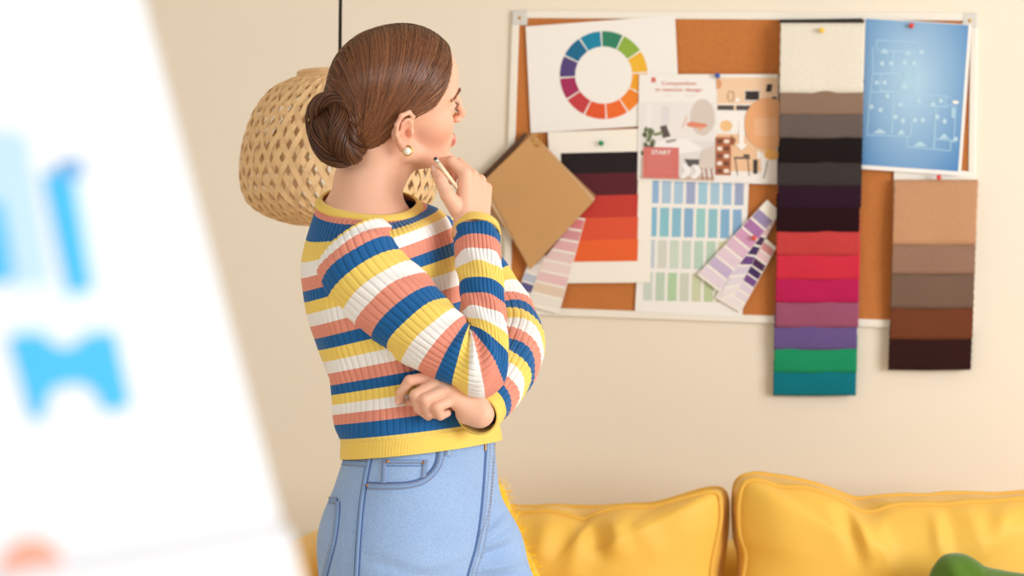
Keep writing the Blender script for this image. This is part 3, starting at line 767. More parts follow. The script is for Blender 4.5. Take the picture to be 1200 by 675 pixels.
def smooth_mesh(P, Fq, it=2, lam=.5):
    E = np.vstack([Fq[:, [0, 1]], Fq[:, [1, 2]], Fq[:, [2, 3]], Fq[:, [3, 0]]])
    for _ in range(it):
        s_ = np.zeros_like(P); c = np.zeros(len(P))
        for a, b in ((0, 1), (1, 0)):
            for k in range(3): s_[:, k] += np.bincount(E[:, a], P[E[:, b], k], len(P))
            c += np.bincount(E[:, a], minlength=len(P))
        P = P + lam * (s_ / np.maximum(c, 1)[:, None] - P)
    return P

D0 = 3.33                                        # her distance from the camera
hy, hp, hr, hs = map(float, (math.radians(22), math.radians(6), math.radians(24), 1.07))
def rotm(y, p, r):
    cy, sy = math.cos(y), math.sin(y); cp, sp = math.cos(p), math.sin(p); cr, sr = math.cos(r), math.sin(r)
    return np.array([[cy, -sy, 0], [sy, cy, 0], [0, 0, 1]]) @ np.array([[cp, 0, -sp], [0, 1, 0], [sp, 0, cp]]) @ np.array([[1, 0, 0], [0, cr, -sr], [0, sr, cr]])
HR = rotm(hy, hp, hr) * hs
HO = C(462.8, 134, D0)
def h2c(p): return np.asarray(p, float) @ HR.T + HO      # head frame (front, left, up) -> camera frame
def c2h(p): return (np.asarray(p, float) - HO) @ np.linalg.inv(HR).T
def PC(px, py, dd): return C(px, py, D0 + dd)

person = empty('person', cw(np.array([C(480, 500, D0)[0], D0, -CAMZ])), 'person in a striped ribbed sweater and light jeans, one hand at the chin', 'person')

# ---- head, in its own frame
Hd = Field((-.18, -.15, -.30), (.15, .17, .155), .0017)
def hc(): pass
f = Hd
f.ell((-.008, 0, .050), (.092, .074, .080), .01)                 # cranium
f.ell((.026, 0, .060), (.073, .064, .066), .02)                  # forehead
f.ell((.040, 0, .002), (.050, .0555, .078), .02)                  # face
f.ell((.0535, 0, -.042), (.0400, .043, .036), .016)                 # muzzle
for sg in (-1, 1):
    f.cone((.000, sg * .052, -.044), (.066, sg * .018, -.074), .015, .013, .022)   # jaw
    f.ell((.055, sg * .0355, -.010), (.027, .0225, .024), .018)    # cheek
    f.cone((.070, sg * .040, .036), (.088, sg * .012, .036), .010, .010, .012)     # brow ridge
f.ell((.085, 0, -.076), (.014, .016, .012), .014)                # chin
for sg in (-1, 1): f.ell((.092, sg * .032, .018), (.017, .016, .011), .012, 's')   # eye sockets
for sg in (-1, 1): f.ell((.0745, sg * .0325, .017), (.0145, .0145, .0135), .003)   # eyeballs under lids
for sg in (-1, 1): f.ell((.0885, sg * .0330, .0160), (.0075, .0120, .0038), .0015, 's')   # lid openings
f.chain([(.092, 0, .034), (.103, 0, .013), (.1135, 0, -.0065)], [.0070, .0054, .0054], .010)  # nose
f.cone((.1125, 0, -.0075), (.103, 0, -.018), .0050, .0045, .006)
for sg in (-1, 1): f.ell((.1015, sg * .0098, -.0125), (.0078, .0054, .0056), .006)
for sg in (-1, 1): f.ell((.104, sg * .006, -.0185), (.005, .003, .003), .003, 's')
f.cone((0.0925, -.018, -.0460), (0.0925, .018, -.0460), .006, .006, .012)
f.chain([(0.0895, -.0245, -.0435), (0.0955, -.011, -.0425), (0.0995, 0, -.0435), (0.0955, .011, -.0425), (0.0895, .0245, -.0435)], [.0022, .0030, .0032, .0030, .0022], .004)  # upper lip
f.chain([(0.0885, -.0225, -.0465), (0.0925, -.010, -.0525), (0.0950, 0, -.0535), (0.0925, .010, -.0525), (0.0885, .0225, -.0465)], [.0018, .0034, .0038, .0034, .0018], .004)   # lower lip
f.ell((0.0995, 0, -.0635), (.006, .014, .004), .008, 's')
# neck
nb_ = c2h(PC(428, 250, .010)); nm_ = c2h(PC(429, 221, .005))
f.chain([(-.030, 0, -.005), nm_ * .55 + np.array([-.024, 0, -.03]) * .45, nm_, nb_], [.056, .047, .048, .0765], .02)
f.cone((.025, -.006, -.066), nm_ + np.array([.020, .0, .0]), .018, .020, .03)
# ears
for sg in (-1, 1):
    Y = lambda y: sg * y
    f.ell((-0.0138, Y(.0735), .000), (.017, .008, .028), .004, rot=np.array([[.97, Y(-.22), 0.12], [Y(.22), .97, 0], [-.12, 0, .99]]))
    hel = [(-0.0006, Y(.072), .010), (0.0013, Y(.077), .024), (-0.0081, Y(.083), .033), (-0.0213, Y(.087), .030), (-0.0288, Y(.088), .016), (-0.0279, Y(.086), .000), (-0.0213, Y(.082), -.014), (-0.0138, Y(.077), -.024)]
    f.ell((-0.0100, Y(.0815), .002), (.0105, .0065, .018), .004, 's')
    f.chain(hel, [.0032, .0034, .0036, .0038, .0036, .0034, .0036, .0055], .0030)
    f.chain([(-0.0072, Y(.078), .020), (-0.0185, Y(.083), .016), (-0.0203, Y(.083), .002), (-0.0156, Y(.080), -.011)], [.0022, .0028, .0030, .0026], .0030)
    f.ell((-0.0011, Y(.0775), -.002), (.0045, .0042, .0065), .003)     # tragus
    f.ell((-0.0109, Y(.0765), -.0265), (.0085, .0048, .0085), .004)    # lobe
    f.ell((-0.0072, Y(.078), -.004), (.0045, .007, .007), .003, 's')
Ph, Fh = Hd.mesh(); Ph = smooth_mesh(Ph, Fh, 1, .4)
col_skin = np.array(srgb(237, 185, 156)); col_lip = np.array(srgb(204, 118, 108)); col_blush = np.array(srgb(228, 150, 124))
def near(P, pts, r):
    d = np.full(len(P), 9.)
    for a, b in zip(pts[:-1], pts[1:]):
        a, b = np.array(a), np.array(b); ab = b - a; t = np.clip(((P - a) @ ab) / (ab @ ab + 1e-12), 0, 1); d = np.minimum(d, np.linalg.norm(P - a - t[:, None] * ab, axis=1))
    return np.clip(1 - d / r, 0, 1)
def tint(colv, w_, c): return colv * (1 - w_[:, None]) + np.array(c) * w_[:, None]
cH = np.tile(col_skin, (len(Ph), 1))
cH = tint(cH, .45 * near(Ph, [(.062, -.052, -.018), (.05, -.056, -.02)], .035) , col_blush)
cH = tint(cH, .5 * near(Ph, [(.118, 0, -.014), (.117, 0, -.013)], .02), col_blush)
cH = tint(cH, .5 * near(Ph, [(-.02, -.085, .02), (-.01, -.082, -.02)], .02), srgb(226, 138, 112))
wl = np.clip(np.maximum(near(Ph, [(0.0895, -.0245, -.0435), (0.0955, -.011, -.0425), (0.0995, 0, -.0435), (0.0955, .011, -.0425), (0.0895, .0245, -.0435)], .0070), near(Ph, [(0.0885, -.0225, -.0465), (0.0925, -.010, -.0525), (0.0950, 0, -.0535), (0.0925, .010, -.0525), (0.0885, .0225, -.0465)], .0075)) * 2.2, 0, 1)
cH = tint(cH, wl * .9, col_lip)
cH = tint(cH, .5 * np.clip(near(Ph, [(0.0905, -.0275, -.0430), (0.0955, -.011, -.0478), (0.0995, 0, -.0485), (0.0955, .011, -.0478), (0.0905, .0275, -.0430)], .0036) * 1.8, 0, 1), srgb(150, 74, 68))
# ---- hands, at their own resolution
col_kn = np.array(srgb(226, 148, 122)); col_nail = np.array(srgb(240, 190, 172))
def hand(lo, hi, palm, fingers, extra=(), h=.0013, it=2):
    fd = Field(lo, hi, h)
    for (a, b, ra, rb, k) in palm: fd.cone(a, b, ra, rb, k)
    for pts, rs in fingers:
        g = Field(lo, hi, h)
        g.chain(pts, rs, .0022)
        pass
        fd.mix((slice(None),) * 3, g.v, .0028)
    for (a, b, ra, rb, k) in extra: fd.cone(a, b, ra, rb, k)
    P, Q = fd.mesh(); P = smooth_mesh(P, Q, it, .4)
    c = np.tile(col_skin, (len(P), 1))
    for pts, rs in fingers:
        for q in pts[1:-1]: c = tint(c, .38 * near(P, [q, np.array(q) + 1e-5], .014), col_kn)
        c = tint(c, .30 * near(P, [pts[-1], np.array(pts[-1]) + 1e-5], .016), col_kn)
    return P, Q, c
# right hand at the chin: back of the hand to the right, index and thumb towards the camera
RW = PC(553, 268, -.055)
R = lambda x, y, d: PC(x, y, d)
iM, mM, rM, pM = R(545, 203, -.052), R(553, 206, -.030), R(562, 212, -.010), R(569, 221, .006)
palm = [(RW + np.array([-.006, -.008, -.04]), RW + np.array([-.006, -.006, .004]), .023, .024, .01), (RW + np.array([.006, .014, -.04]), RW + np.array([.006, .012, .004]), .021, .022, .01)]
for q, wd in ((iM, -.010), (mM, -.002), (rM, .005), (pM, .010)):
    palm.append((RW + np.array([wd, wd * 1.1, .0]), q, .0185, .0112, .010))
palm += [(R(543, 240, -.040), R(547, 215, -.03), .016, .014, .012)]
fing = [([iM, R(529, 189, -.050), R(518, 190, -.024), R(514, 197, -.008)], [.0108, .0092, .0080, .0070]),
        ([mM, R(538, 192, -.022), R(524, 195, -.006), R(521, 204, .004)], [.0108, .0092, .0080, .0070]),
        ([rM, R(546, 201, .004), R(532, 204, .012), R(530, 212, .012)], [.0104, .0090, .0078, .0068]),
        ([pM, R(554, 212, .018), R(541, 213, .022), R(539, 220, .02)], [.0096, .0080, .0070, .0062]),
        ([R(537, 246, -.062), R(524, 228, -.080), R(516, 211, -.078), R(510.5, 198, -.068)], [.0150, .0118, .0098, .0080])]
lo = np.minimum.reduce([RW, R(500, 180, -.08), R(580, 300, 0)]) - .04; hi = np.maximum.reduce([RW, R(500, 178, 0), R(585, 230, .02)]) + .035
Pr, Qr, cr_ = hand(lo, hi, palm, fing)
# left hand under the right elbow: back of the hand to the camera, fingers curled down
LWp = PC(563, 481, -.150)
Lh = lambda x, y, d: PC(x, y, d)
iM, mM, rM, pM = Lh(501, 443, -.160), Lh(511, 449, -.168), Lh(521, 457, -.172), Lh(530, 468, -.170)
LWf = PC(572, 467, -.09)
palm = [(LWf, LWp + np.array([0, 0, -.004]), .021, .020, .01), (LWp + np.array([0, 0, -.006]), LWp + np.array([-.022, 0, -.004]), .020, .0185, .01)]
for q, oy in ((iM, .014), (mM, .006), (rM, -.002), (pM, -.008)):
    palm.append((LWp + np.array([-.004, 0, oy]), q, .0165, .0108, .009))
fing = [([iM, Lh(480, 446, -.172), Lh(470, 460, -.166), Lh(467.5, 470, -.158)], [.0102, .0088, .0076, .0066]),
        ([mM, Lh(487, 463, -.184), Lh(491, 479, -.170), Lh(502, 488, -.158)], [.0106, .0094, .0080, .0068]),
        ([rM, Lh(498, 468, -.190), Lh(503, 484, -.176), Lh(512, 486, -.160)], [.0106, .0094, .0080, .0068]),
        ([pM, Lh(511.5, 477, -.188), Lh(516, 487, -.176), Lh(524, 484, -.164)], [.0100, .0088, .0074, .0064]),
        ([Lh(534, 462, -.140), Lh(508, 462, -.136), Lh(488, 470, -.140), Lh(474, 472, -.142)], [.014, .0105, .0092, .0074])]
lo = np.minimum.reduce([Lh(455, 500, -.19), LWp]) - .035; hi = np.maximum.reduce([Lh(510, 430, -.12), LWf]) + .03
Pl, Ql, cl_ = hand(lo, hi, palm, fing)

# ---- the rest of the body (under the clothes), coarser
sh_r, sh_l = PC(410, 302, -.080), PC(498, 282, .150)
el_r = PC(548, 432, -.165); el_l = PC(598, 412, .07)
hipc = PC(492, 600, -.0)
BF = Field(np.minimum.reduce([PC(360, 900, -.25)]) - np.array([.02, .05, .62]), PC(640, 215, .33) + np.array([.12, 0, .03]), .006)
foot_z = -CAMZ
BF.chain([PC(433, 262, .01), PC(440, 305, .02), PC(466, 400, .01), PC(488, 500, .01), PC(488, 580, .01)], [.055, .085, .085, .085, .10], .04)
BF.cone(sh_r, sh_l, .036, .036, .04)
BF.cone(sh_r, el_r, .036, .030, .03); BF.cone(el_r, PC(563, 330, -.1), .030, .026, .02); BF.cone(PC(563, 330, -.1), RW, .026, .021, .02)
BF.chain([sh_l, PC(560, 338, .185), PC(588, 382, .145), PC(596, 406, .095), PC(585, 440, .0), LWf], [.036, .034, .032, .030, .026, .020], .02)
kn_r, an_r = np.array([PC(455, 800, 0)[0], D0 - .09, .50 + foot_z]), np.array([PC(440, 800, 0)[0], D0 - .08, .085 + foot_z])
kn_l, an_l = np.array([PC(600, 800, 0)[0], D0 + .02, .52 + foot_z]), np.array([PC(590, 800, 0)[0], D0 + .06, .085 + foot_z])
hp_r, hp_l = PC(455, 615, -.06), PC(535, 610, .05)
for a, b, c in ((hp_r, kn_r, an_r), (hp_l, kn_l, an_l)):
    BF.cone(a, b, .075, .048, .03); BF.cone(b, c, .046, .034, .02)
    toe = c + np.array([.15, -.03, -.062]); BF.cone(c + np.array([-.035, 0, -.052]), toe, .030, .022, .02); BF.cone(c, c + np.array([.03, 0, -.04]), .034, .03, .02)
sl, g = BF.region((-9,) * 3, (9,) * 3); BF.v = np.maximum(BF.v, (foot_z + .002 - g[2]).astype(np.float32))
Pb, Qb = BF.mesh(); cb_ = np.tile(col_skin, (len(Pb), 1))
# one body mesh
P = np.vstack([h2c(Ph), Pr, Pl, Pb]); n1, n2, n3 = len(Ph), len(Ph) + len(Pr), len(Ph) + len(Pr) + len(Pl)
Q = np.vstack([Fh, Qr + n1, Ql + n2, Qb + n3]); cc = np.vstack([cH, cr_, cl_, cb_])
M_skin = mat('skin', col_skin, .48, .35, .12, 900, sss=.12)
nt = M_skin.node_tree; at = nt.nodes.new('ShaderNodeAttribute'); at.attribute_name = 'tint'; nt.links.new(at.outputs['Color'], nt.nodes['Principled BSDF'].inputs['Base Color'])
body = meshobj('body', cw(P), Q, M_skin, person)
ca = body.data.attributes.new('tint', 'FLOAT_COLOR', 'POINT'); ca.data.foreach_set('color', np.c_[cc, np.ones(len(cc))].astype(np.float32).ravel())

# ---- face details
def hw(p): return cw(h2c(p))
M_eye = mat('eye_white', srgb(240, 236, 232), .2, .5); M_iris = mat('iris', srgb(70, 84, 92), .2, .5); M_pupil = mat('pupil', (.01, .01, .01), .2, .5)
M_lash = mat('lash', srgb(48, 34, 28), .6); M_brow = mat('brow_hair', srgb(172, 126, 96), .7)
for sg in (-1, 1):
    c = np.array([.0762, sg * .0325, .0165]); mb = MB(); vs = []; fs = []; mi = []
    gz = np.array([1, sg * .05, -.02]); gz /= np.linalg.norm(gz); r = .0117
    t1 = np.cross(gz, [0, 0, 1]); t1 /= np.linalg.norm(t1); t2 = np.cross(t1, gz)
    for i in range(15):
        th = math.pi * .62 * i / 14
        for j in range(20):
            a = 2 * math.pi * j / 20; vs.append(hw(c + r * (gz * math.cos(th) + math.sin(th) * (t1 * math.cos(a) + t2 * math.sin(a)))))
    for i in range(14):
        for j in range(20):
            fs.append((i * 20 + j, (i + 1) * 20 + j, (i + 1) * 20 + (j + 1) % 20, i * 20 + (j + 1) % 20)); mi.append(2 if i < 2 else (1 if i < 4 else 0))
    eo = meshobj('eye', vs, fs, [M_eye, M_iris, M_pupil], body, mi)
    mb = MB(); rl = random.Random(4)
    for i in range(15):                                          # lashes
        t = i / 14; a = math.radians(-62 + 124 * t)
        for up in (1, -1):
            b = c + np.array([math.cos(a) * .0138, math.sin(a) * .0150, up * (.0045 * math.cos(a * 1.2)) + .001])
            d = np.array([math.cos(a) * .9, math.sin(a) * .9, up * .55 + .12]); d /= np.linalg.norm(d); ln = (.0085 if up > 0 else .004) * rl.uniform(.8, 1.1) * .45
            mb.tube([hw(b - d * .001), hw(b + d * ln * .55), hw(b + d * ln + np.array([0, 0, .0022 * up]))], [.0004, .0003, .0001], 5)
    mb.tube([hw(c + np.array([math.cos(math.radians(q)) * .0136, math.sin(math.radians(q)) * .0148, .0045 * math.cos(math.radians(q) * 1.2) + .001])) for q in range(-66, 67, 6)], .0005, 6)
    mb.build('eyelashes', M_lash, body)
    mb = MB()
    bt = BVHTree.FromPolygons([Vector(p) for p in Ph[:]], [tuple(q) for q in Fh.tolist()]) if sg == -1 else bt
    for i in range(120):                                         # eyebrow hairs
        t = rl.random(); yy = .012 + .042 * t; zz = .0385 + .0070 * math.sin(t * 2.2) - .007 * t + rl.uniform(-.0026, .0026) * (1.1 - .75 * t)
        hit = bt.ray_cast(Vector((.16, sg * yy * 1.0, zz)), Vector((-1, 0, 0)))
        if hit[0] is None: continue
        p = np.array(hit[0]); nrm = np.array(hit[1]); d = np.array([-.35 * t, sg * .9, .45 - .7 * t]); d /= np.linalg.norm(d)
        mb.tube([hw(p), hw(p + nrm * .0012 + d * .0035), hw(p + nrm * .0008 + d * .0075)], [.0003, .0003, .0001], 4)
    mb.build('eyebrow', M_brow, body)
# nails of the left index and middle finger, right thumb
M_nail = mat('nail', col_nail, .25, .5)
def nail(p, nrm, along, l=.0052, wd=.0042):
    nrm = np.array(nrm, float); nrm /= np.linalg.norm(nrm); along = np.array(along, float); along -= nrm * (along @ nrm); along /= np.linalg.norm(along); sd = np.cross(nrm, along)
    vs = []; fs = []
    for i in range(7):
        for j in range(7):
            u, v = i / 3 - 1, j / 3 - 1; k = math.sqrt(max(0, 1 - .5 * v * v))
            vs.append(cw(p + along * u * l * k + sd * v * wd * math.sqrt(max(0, 1 - .5 * u * u)) + nrm * (.0012 - .0022 * v * v)))
    for i in range(6):
        for j in range(6): fs.append((i * 7 + j, (i + 1) * 7 + j, (i + 1) * 7 + j + 1, i * 7 + j + 1))
    o = meshobj('fingernail', vs, fs, M_nail, body); sd_ = o.modifiers.new('s', 'SOLIDIFY'); sd_.thickness = .001
nail(Lh(467.5, 470, -.158) + np.array([-.001, -.0064, 0]), (-.25, -1, .05), (-.1, 0, -1))
nail(Lh(502, 488, -.158) + np.array([.001, -.0066, -.001]), (.1, -1, -.2), (.8, 0, -.6), .004, .0036)
nail(R(510.5, 198, -.068) + np.array([-.003, -.0076, .001]), (-.35, -1, .1), (-.35, 0, 1), .0058, .0048)
# earring
er = h2c((-.008, -.0835, -.029))
eo = MB(); e0 = cw(er)
eo.tube([cw(er + np.array([.0074 * math.cos(a), -.001, .0080 * math.sin(a)])) for a in np.linspace(0, 2 * math.pi, 28)[:-1]], .0014, 8, close=True)
eo.sphere(cw(er + np.array([0, .002, 0])), .0072, sc=(1, .5, 1))
earr = eo.build('earring', M_gold, person)
MB().sphere(cw(er + np.array([0, -.002, -.0008])), .0067, u=20, v=14).build('pearl', mat('pearl', srgb(246, 236, 220), .18, .6, coat=.5), earr)
# pencil held between thumb and index
pa_, pb_ = R(509.5, 185, -.088), R(531, 214, -.066)
dirp = (pb_ - pa_) / np.linalg.norm(pb_ - pa_); pe = pb_ + dirp * .012
pencil = empty('pencil', cw(pa_), 'pale pencil with a dark tip held in the hand at the chin', 'pencil')
MB().tube([cw(pa_ + dirp * .009), cw(pe)], .0033, 12).build('barrel', mat('pale_wood', srgb(244, 224, 190), .45, .4), pencil)
MB().tube([cw(pa_ + dirp * .003), cw(pa_ + dirp * .0095)], .0035, 12).build('ferrule', mat('silver', (.75, .74, .72), .25, .5, metal=.8), pencil)
MB().tube([cw(pa_), cw(pa_ + dirp * .0032)], [.0030, .0033], 12).build('end_cap', mat('graphite', (.05, .045, .045), .4), pencil)
# ---- hair: a cap on the skull plus strands drawn back into the bun
M_hair = bpy.data.materials.new('brown_hair'); M_hair.use_nodes = True
nt = M_hair.node_tree; b = nt.nodes['Principled BSDF']; b.inputs['Roughness'].default_value = .34; b.inputs['Specular IOR Level'].default_value = .4; b.inputs['Anisotropic'].default_value = .5
at = nt.nodes.new('ShaderNodeAttribute'); at.attribute_name = 'tint'; nt.links.new(at.outputs['Color'], b.inputs['Base Color'])
hair_cols = [np.array(srgb(*c)) for c in ((104, 62, 37), (118, 72, 43), (132, 84, 52), (92, 54, 32), (160, 110, 72))]
bun_h = c2h(PC(424, 152, -.045))                                 # where the strands meet
# the cap surface: inflated skull
CP = Field((-.14, -.11, -.09), (.13, .11, .17), .003)
CP.ell((-.009, 0, .051), (.0965, .0795, .0855), .01); CP.ell((.020, 0, .066), (.072, .068, .070), .02); CP.ell((-.06, 0, .0), (.055, .062, .05), .03)
Pcap, Fcap = CP.mesh()
capt = BVHTree.FromPolygons([Vector(p) for p in Pcap], [tuple(q) for q in Fcap.tolist()])
def on_cap(p, e=0.0):
    q, n, i, d = capt.find_nearest(Vector(p)); return np.array(q) + np.array(n) * e
def hairline(s, sg):                   # s 0..1 from the parting at the forehead, by the temple and over the ear to the nape
    pts = [(.077, .000, .110), (.071, sg * .026, .104), (.062, sg * .046, .082), (.050, sg * .0585, .058), (.036, sg * .067, .038), (.014, sg * .073, .030), (-.004, sg * .076, .038), (-.022, sg * .079, .032), (-.034, sg * .074, .010), (-.042, sg * .062, -.022), (-.052, sg * .040, -.048), (-.062, sg * .000, -.058)]
    P = np.array(pts); l = np.r_[0, np.cumsum(np.linalg.norm(np.diff(P, axis=0), axis=1))]; l /= l[-1]
    return np.array([np.interp(s, l, P[:, k]) for k in range(3)])
hv = []; hf = []; hcol = []
def strand(pts, r0, r1, c, w=1.8, store=None):
    V, Fc, Cc = store
    pts = np.asarray(pts); k = len(pts); n0 = len(V); prev = None
    for i in range(k):
        t = pts[min(i + 1, k - 1)] - pts[max(i - 1, 0)]; t /= np.linalg.norm(t) + 1e-9
        nrm = pts[i] - np.array([-.014, 0, .05]); nrm -= t * (nrm @ t); nrm /= np.linalg.norm(nrm) + 1e-9
        sd = np.cross(t, nrm); r = r0 + (r1 - r0) * i / (k - 1); r *= min(1, .35 + 3 * i / (k - 1))
        V += [pts[i] - sd * r * w, pts[i] + nrm * r, pts[i] + sd * r * w, pts[i] - nrm * r]
        cv = c * (1 - .0 * i / k); Cc += [cv] * 4
    for i in range(k - 1):
        a = n0 + i * 4
        for j in range(4): Fc.append((a + j, a + (j + 1) % 4, a + 4 + (j + 1) % 4, a + 4 + j))
rng = np.random.default_rng(11)
hs_ = (hv, hf, hcol)
def lay(p0, p1, bulge, e, n=18, jit=0.0):
    """strand over the cap from p0 to p1, drooping through a control point"""
    out = []
    for i in range(n):
        t = i / (n - 1)
        q = (1 - t) ** 2 * p0 + 2 * t * (1 - t) * bulge + t * t * p1
        out.append(on_cap(q, e))
    return np.array(out)
part0, part1 = np.array([.077, .004, .110]), np.array([-.045, .004, .132])
for sg in (-1, 1):
    bun = on_cap(np.array([bun_h[0], bun_h[1] * (1 if sg < 0 else .2), bun_h[2]]), .004)
    for i in range(2600 if sg < 0 else 1300):
        if rng.random() < .6:                                   # from the parting
            t = rng.random() ** .9; p0 = part0 * (1 - t) + part1 * t; p0 = p0 + np.array([0, sg * rng.uniform(-.001, .004) if t < .5 else rng.uniform(-.008, .008), 0])
            k = .55 - .35 * t
            mid = np.array([.020 - .075 * t + rng.normal(0, .004), sg * (.100 - .02 * t), .075 + .035 * t + rng.normal(0, .005)])
        else:
            s_ = rng.random(); p0 = hairline(s_, sg) + rng.normal(0, .0012, 3)
            mid = p0 * .42 + bun * .58 + np.array([-.004, sg * .03, .012 + .012 * (1 - s_)])
        p1 = bun + np.array([rng.normal(0, .007), 0, rng.normal(0, .012)])
        c = hair_cols[rng.integers(0, 4)] * rng.uniform(.85, 1.12)
        if p0[0] > .03 and p0[2] < .075 and rng.random() < .35: c = hair_cols[4] * 1.1
        strand(lay(p0, p1, mid, rng.uniform(.0005, .0042)), .0006, .0008, c, 1.9, hs_)
    # a second lot wraps the back of the head so that no scalp shows
    for i in range(1100 if sg < 0 else 700):
        t = rng.random(); p0 = part1 * (1 - t) + np.array([-.085, 0, -.03]) * t; p0 = on_cap(p0 + np.array([0, rng.uniform(-.008, .008), 0]))
        mid = (1 - t) * np.array([-.055, sg * .080, .110]) + t * ((p0 + bun) / 2 + np.array([-.03, sg * .02, .0])); c = hair_cols[rng.integers(0, 4)] * rng.uniform(.85, 1.1)
        strand(lay(p0, bun + np.array([rng.normal(0, .006), 0, rng.normal(0, .012)]), mid, rng.uniform(.0005, .0035)), .0006, .0008, c, 1.9, hs_)
for sg in (-1, 1):                      # locks that follow the hairline from the parting to above the ear
    bun = on_cap(np.array([bun_h[0], bun_h[1] * (1 if sg < 0 else .2), bun_h[2]]), .004)
    for i in range(260):
        s0, inw, e = rng.uniform(0, .12), abs(rng.normal(0, .0035)), rng.uniform(.001, .0045)
        pts = []
        for s_ in np.linspace(s0, .50, 12):
            h_ = hairline(s_, sg); d = np.array([-.03, sg * .03, .10]) - h_; d /= np.linalg.norm(d); pts.append(h_ + d * (inw + .004 * s_))
        b0 = pts[-1]; mid = (b0 + bun) / 2 + np.array([0, sg * .03, .004])
        for t in np.linspace(.12, 1, 9): pts.append((1 - t) ** 2 * b0 + 2 * t * (1 - t) * mid + t * t * (bun + np.array([rng.normal(0, .004), 0, rng.normal(0, .008)])))
        pts = catmull(np.array(pts), 2); pts = np.array([on_cap(p, e) for p in pts])
        for _ in range(3): pts[1:-1] = (pts[:-2] + 2 * pts[1:-1] + pts[2:]) / 4
        strand(pts, .0006, .0008, (hair_cols[4] if rng.random() < .25 else hair_cols[rng.integers(0, 4)]) * rng.uniform(.9, 1.1), 1.9, hs_)
# scalp cap under the strands, cut along the hairline
hl = [hairline(s_, -1) for s_ in np.linspace(0, 1, 60)]
keep = []
HLs = np.array(hl)
for q in Fcap:
    c = Pcap[q].mean(0); a = np.array([c[0], -abs(c[1]), c[2]])
    # behind / above the hairline: compare to the nearest hairline point, in the direction of the bun
    d = HLs - a; k = np.argmin((d ** 2).sum(1)); tgt = np.array([-.06, -.05, .07]); inward = tgt - HLs[k]
    if (a - HLs[k]) @ inward > 0 and c[2] > -.06: keep.append(tuple(q))
n0 = len(hv); hv += [p - np.array([0, 0, 0]) for p in (Pcap - (Pcap - np.array([-.014, 0, .05])) * .012)]; hcol += [hair_cols[0] * .9] * len(Pcap); hf += [tuple(int(i) + n0 for i in q) for q in keep]
def hair_obj(name, st, parent, frame):
    V, Fc, Cc = st
    o = meshobj(name, cw(h2c(np.array(V)) if frame == 'h' else np.array(V)), Fc, M_hair, parent)
    a = o.data.attributes.new('tint', 'FLOAT_COLOR', 'POINT'); a.data.foreach_set('color', np.c_[np.array(Cc), np.ones(len(Cc))].astype(np.float32).ravel())
    return o
hair = hair_obj('hair', hs_, person, 'h')
# the low bun: ropes of strands coiled over a core
bs = ([], [], [])
def rope(ctrl, r, twist, nst, seed, wr=.0009):
    rg_ = np.random.default_rng(seed); cp = catmull(np.array(ctrl)[:, :3], 14); rad = np.interp(np.linspace(0, 1, len(cp)), np.linspace(0, 1, len(r)), r)
    k = len(cp); up = np.array([0., -1, 0]); fr = []
    for i in range(k):
        t = cp[min(i + 1, k - 1)] - cp[max(i - 1, 0)]; t /= np.linalg.norm(t); sd = np.cross(t, up); sd /= np.linalg.norm(sd) + 1e-9; up = np.cross(sd, t); fr.append((t, sd, up.copy()))
    for s_ in range(nst):
        a0 = 2 * math.pi * s_ / nst + rg_.normal(0, .05); rr_ = rg_.uniform(.90, 1.03); c = hair_cols[rg_.integers(0, 4)] * rg_.uniform(.75, 1.0); n0 = len(bs[0])
        for i in range(k):
            t, sd, u = fr[i]; a = a0 + twist * i / k * 2 * math.pi; o = sd * math.cos(a) + u * math.sin(a); tn = np.cross(t, o); p = cp[i] + o * rad[i] * rr_
            w_ = 2 * math.pi * rad[i] / nst * .8
            bs[0].extend([p - tn * w_, p + o * wr, p + tn * w_, p - o * wr]); bs[2].extend([c * .7] * 4)
        for i in range(k - 1):
            a = n0 + i * 4
            for j in range(4): bs[1].append((a + j, a + (j + 1) % 4, a + 4 + (j + 1) % 4, a + 4 + j))
q = lambda x, y, d: PC(x, y, d)
rope([q(418, 172, -.05), q(404, 184, -.075), q(386, 178, -.09), q(376, 160, -.092), q(378, 146, -.085), q(392, 136, -.07)], [.012, .017, .020, .020, .017, .012], .55, 60, 1)
rope([q(424, 140, -.045), q(404, 127, -.075), q(386, 118, -.085), q(373, 124, -.085), q(368, 140, -.075), q(370, 160, -.06)], [.013, .015, .0155, .014, .014, .012], .7, 60, 2)
rope([q(392, 126, -.088), q(398, 138, -.108), q(396, 158, -.116), q(400, 174, -.108), q(414, 184, -.085), q(420, 178, -.06)], [.010, .014, .016, .015, .013, .009], -.8, 56, 3)
rope([q(415, 132, -.055), q(408, 148, -.085), q(412, 166, -.088), q(421, 176, -.070), q(424, 166, -.045)], [.011, .013, .013, .011, .008], .8, 48, 4)
rope([q(384, 132, -.08), q(384, 150, -.105), q(386, 168, -.100), q(394, 180, -.08)], [.010, .015, .015, .010], .5, 52, 5)
bun_o = hair_obj('bun', bs, hair, 'c')
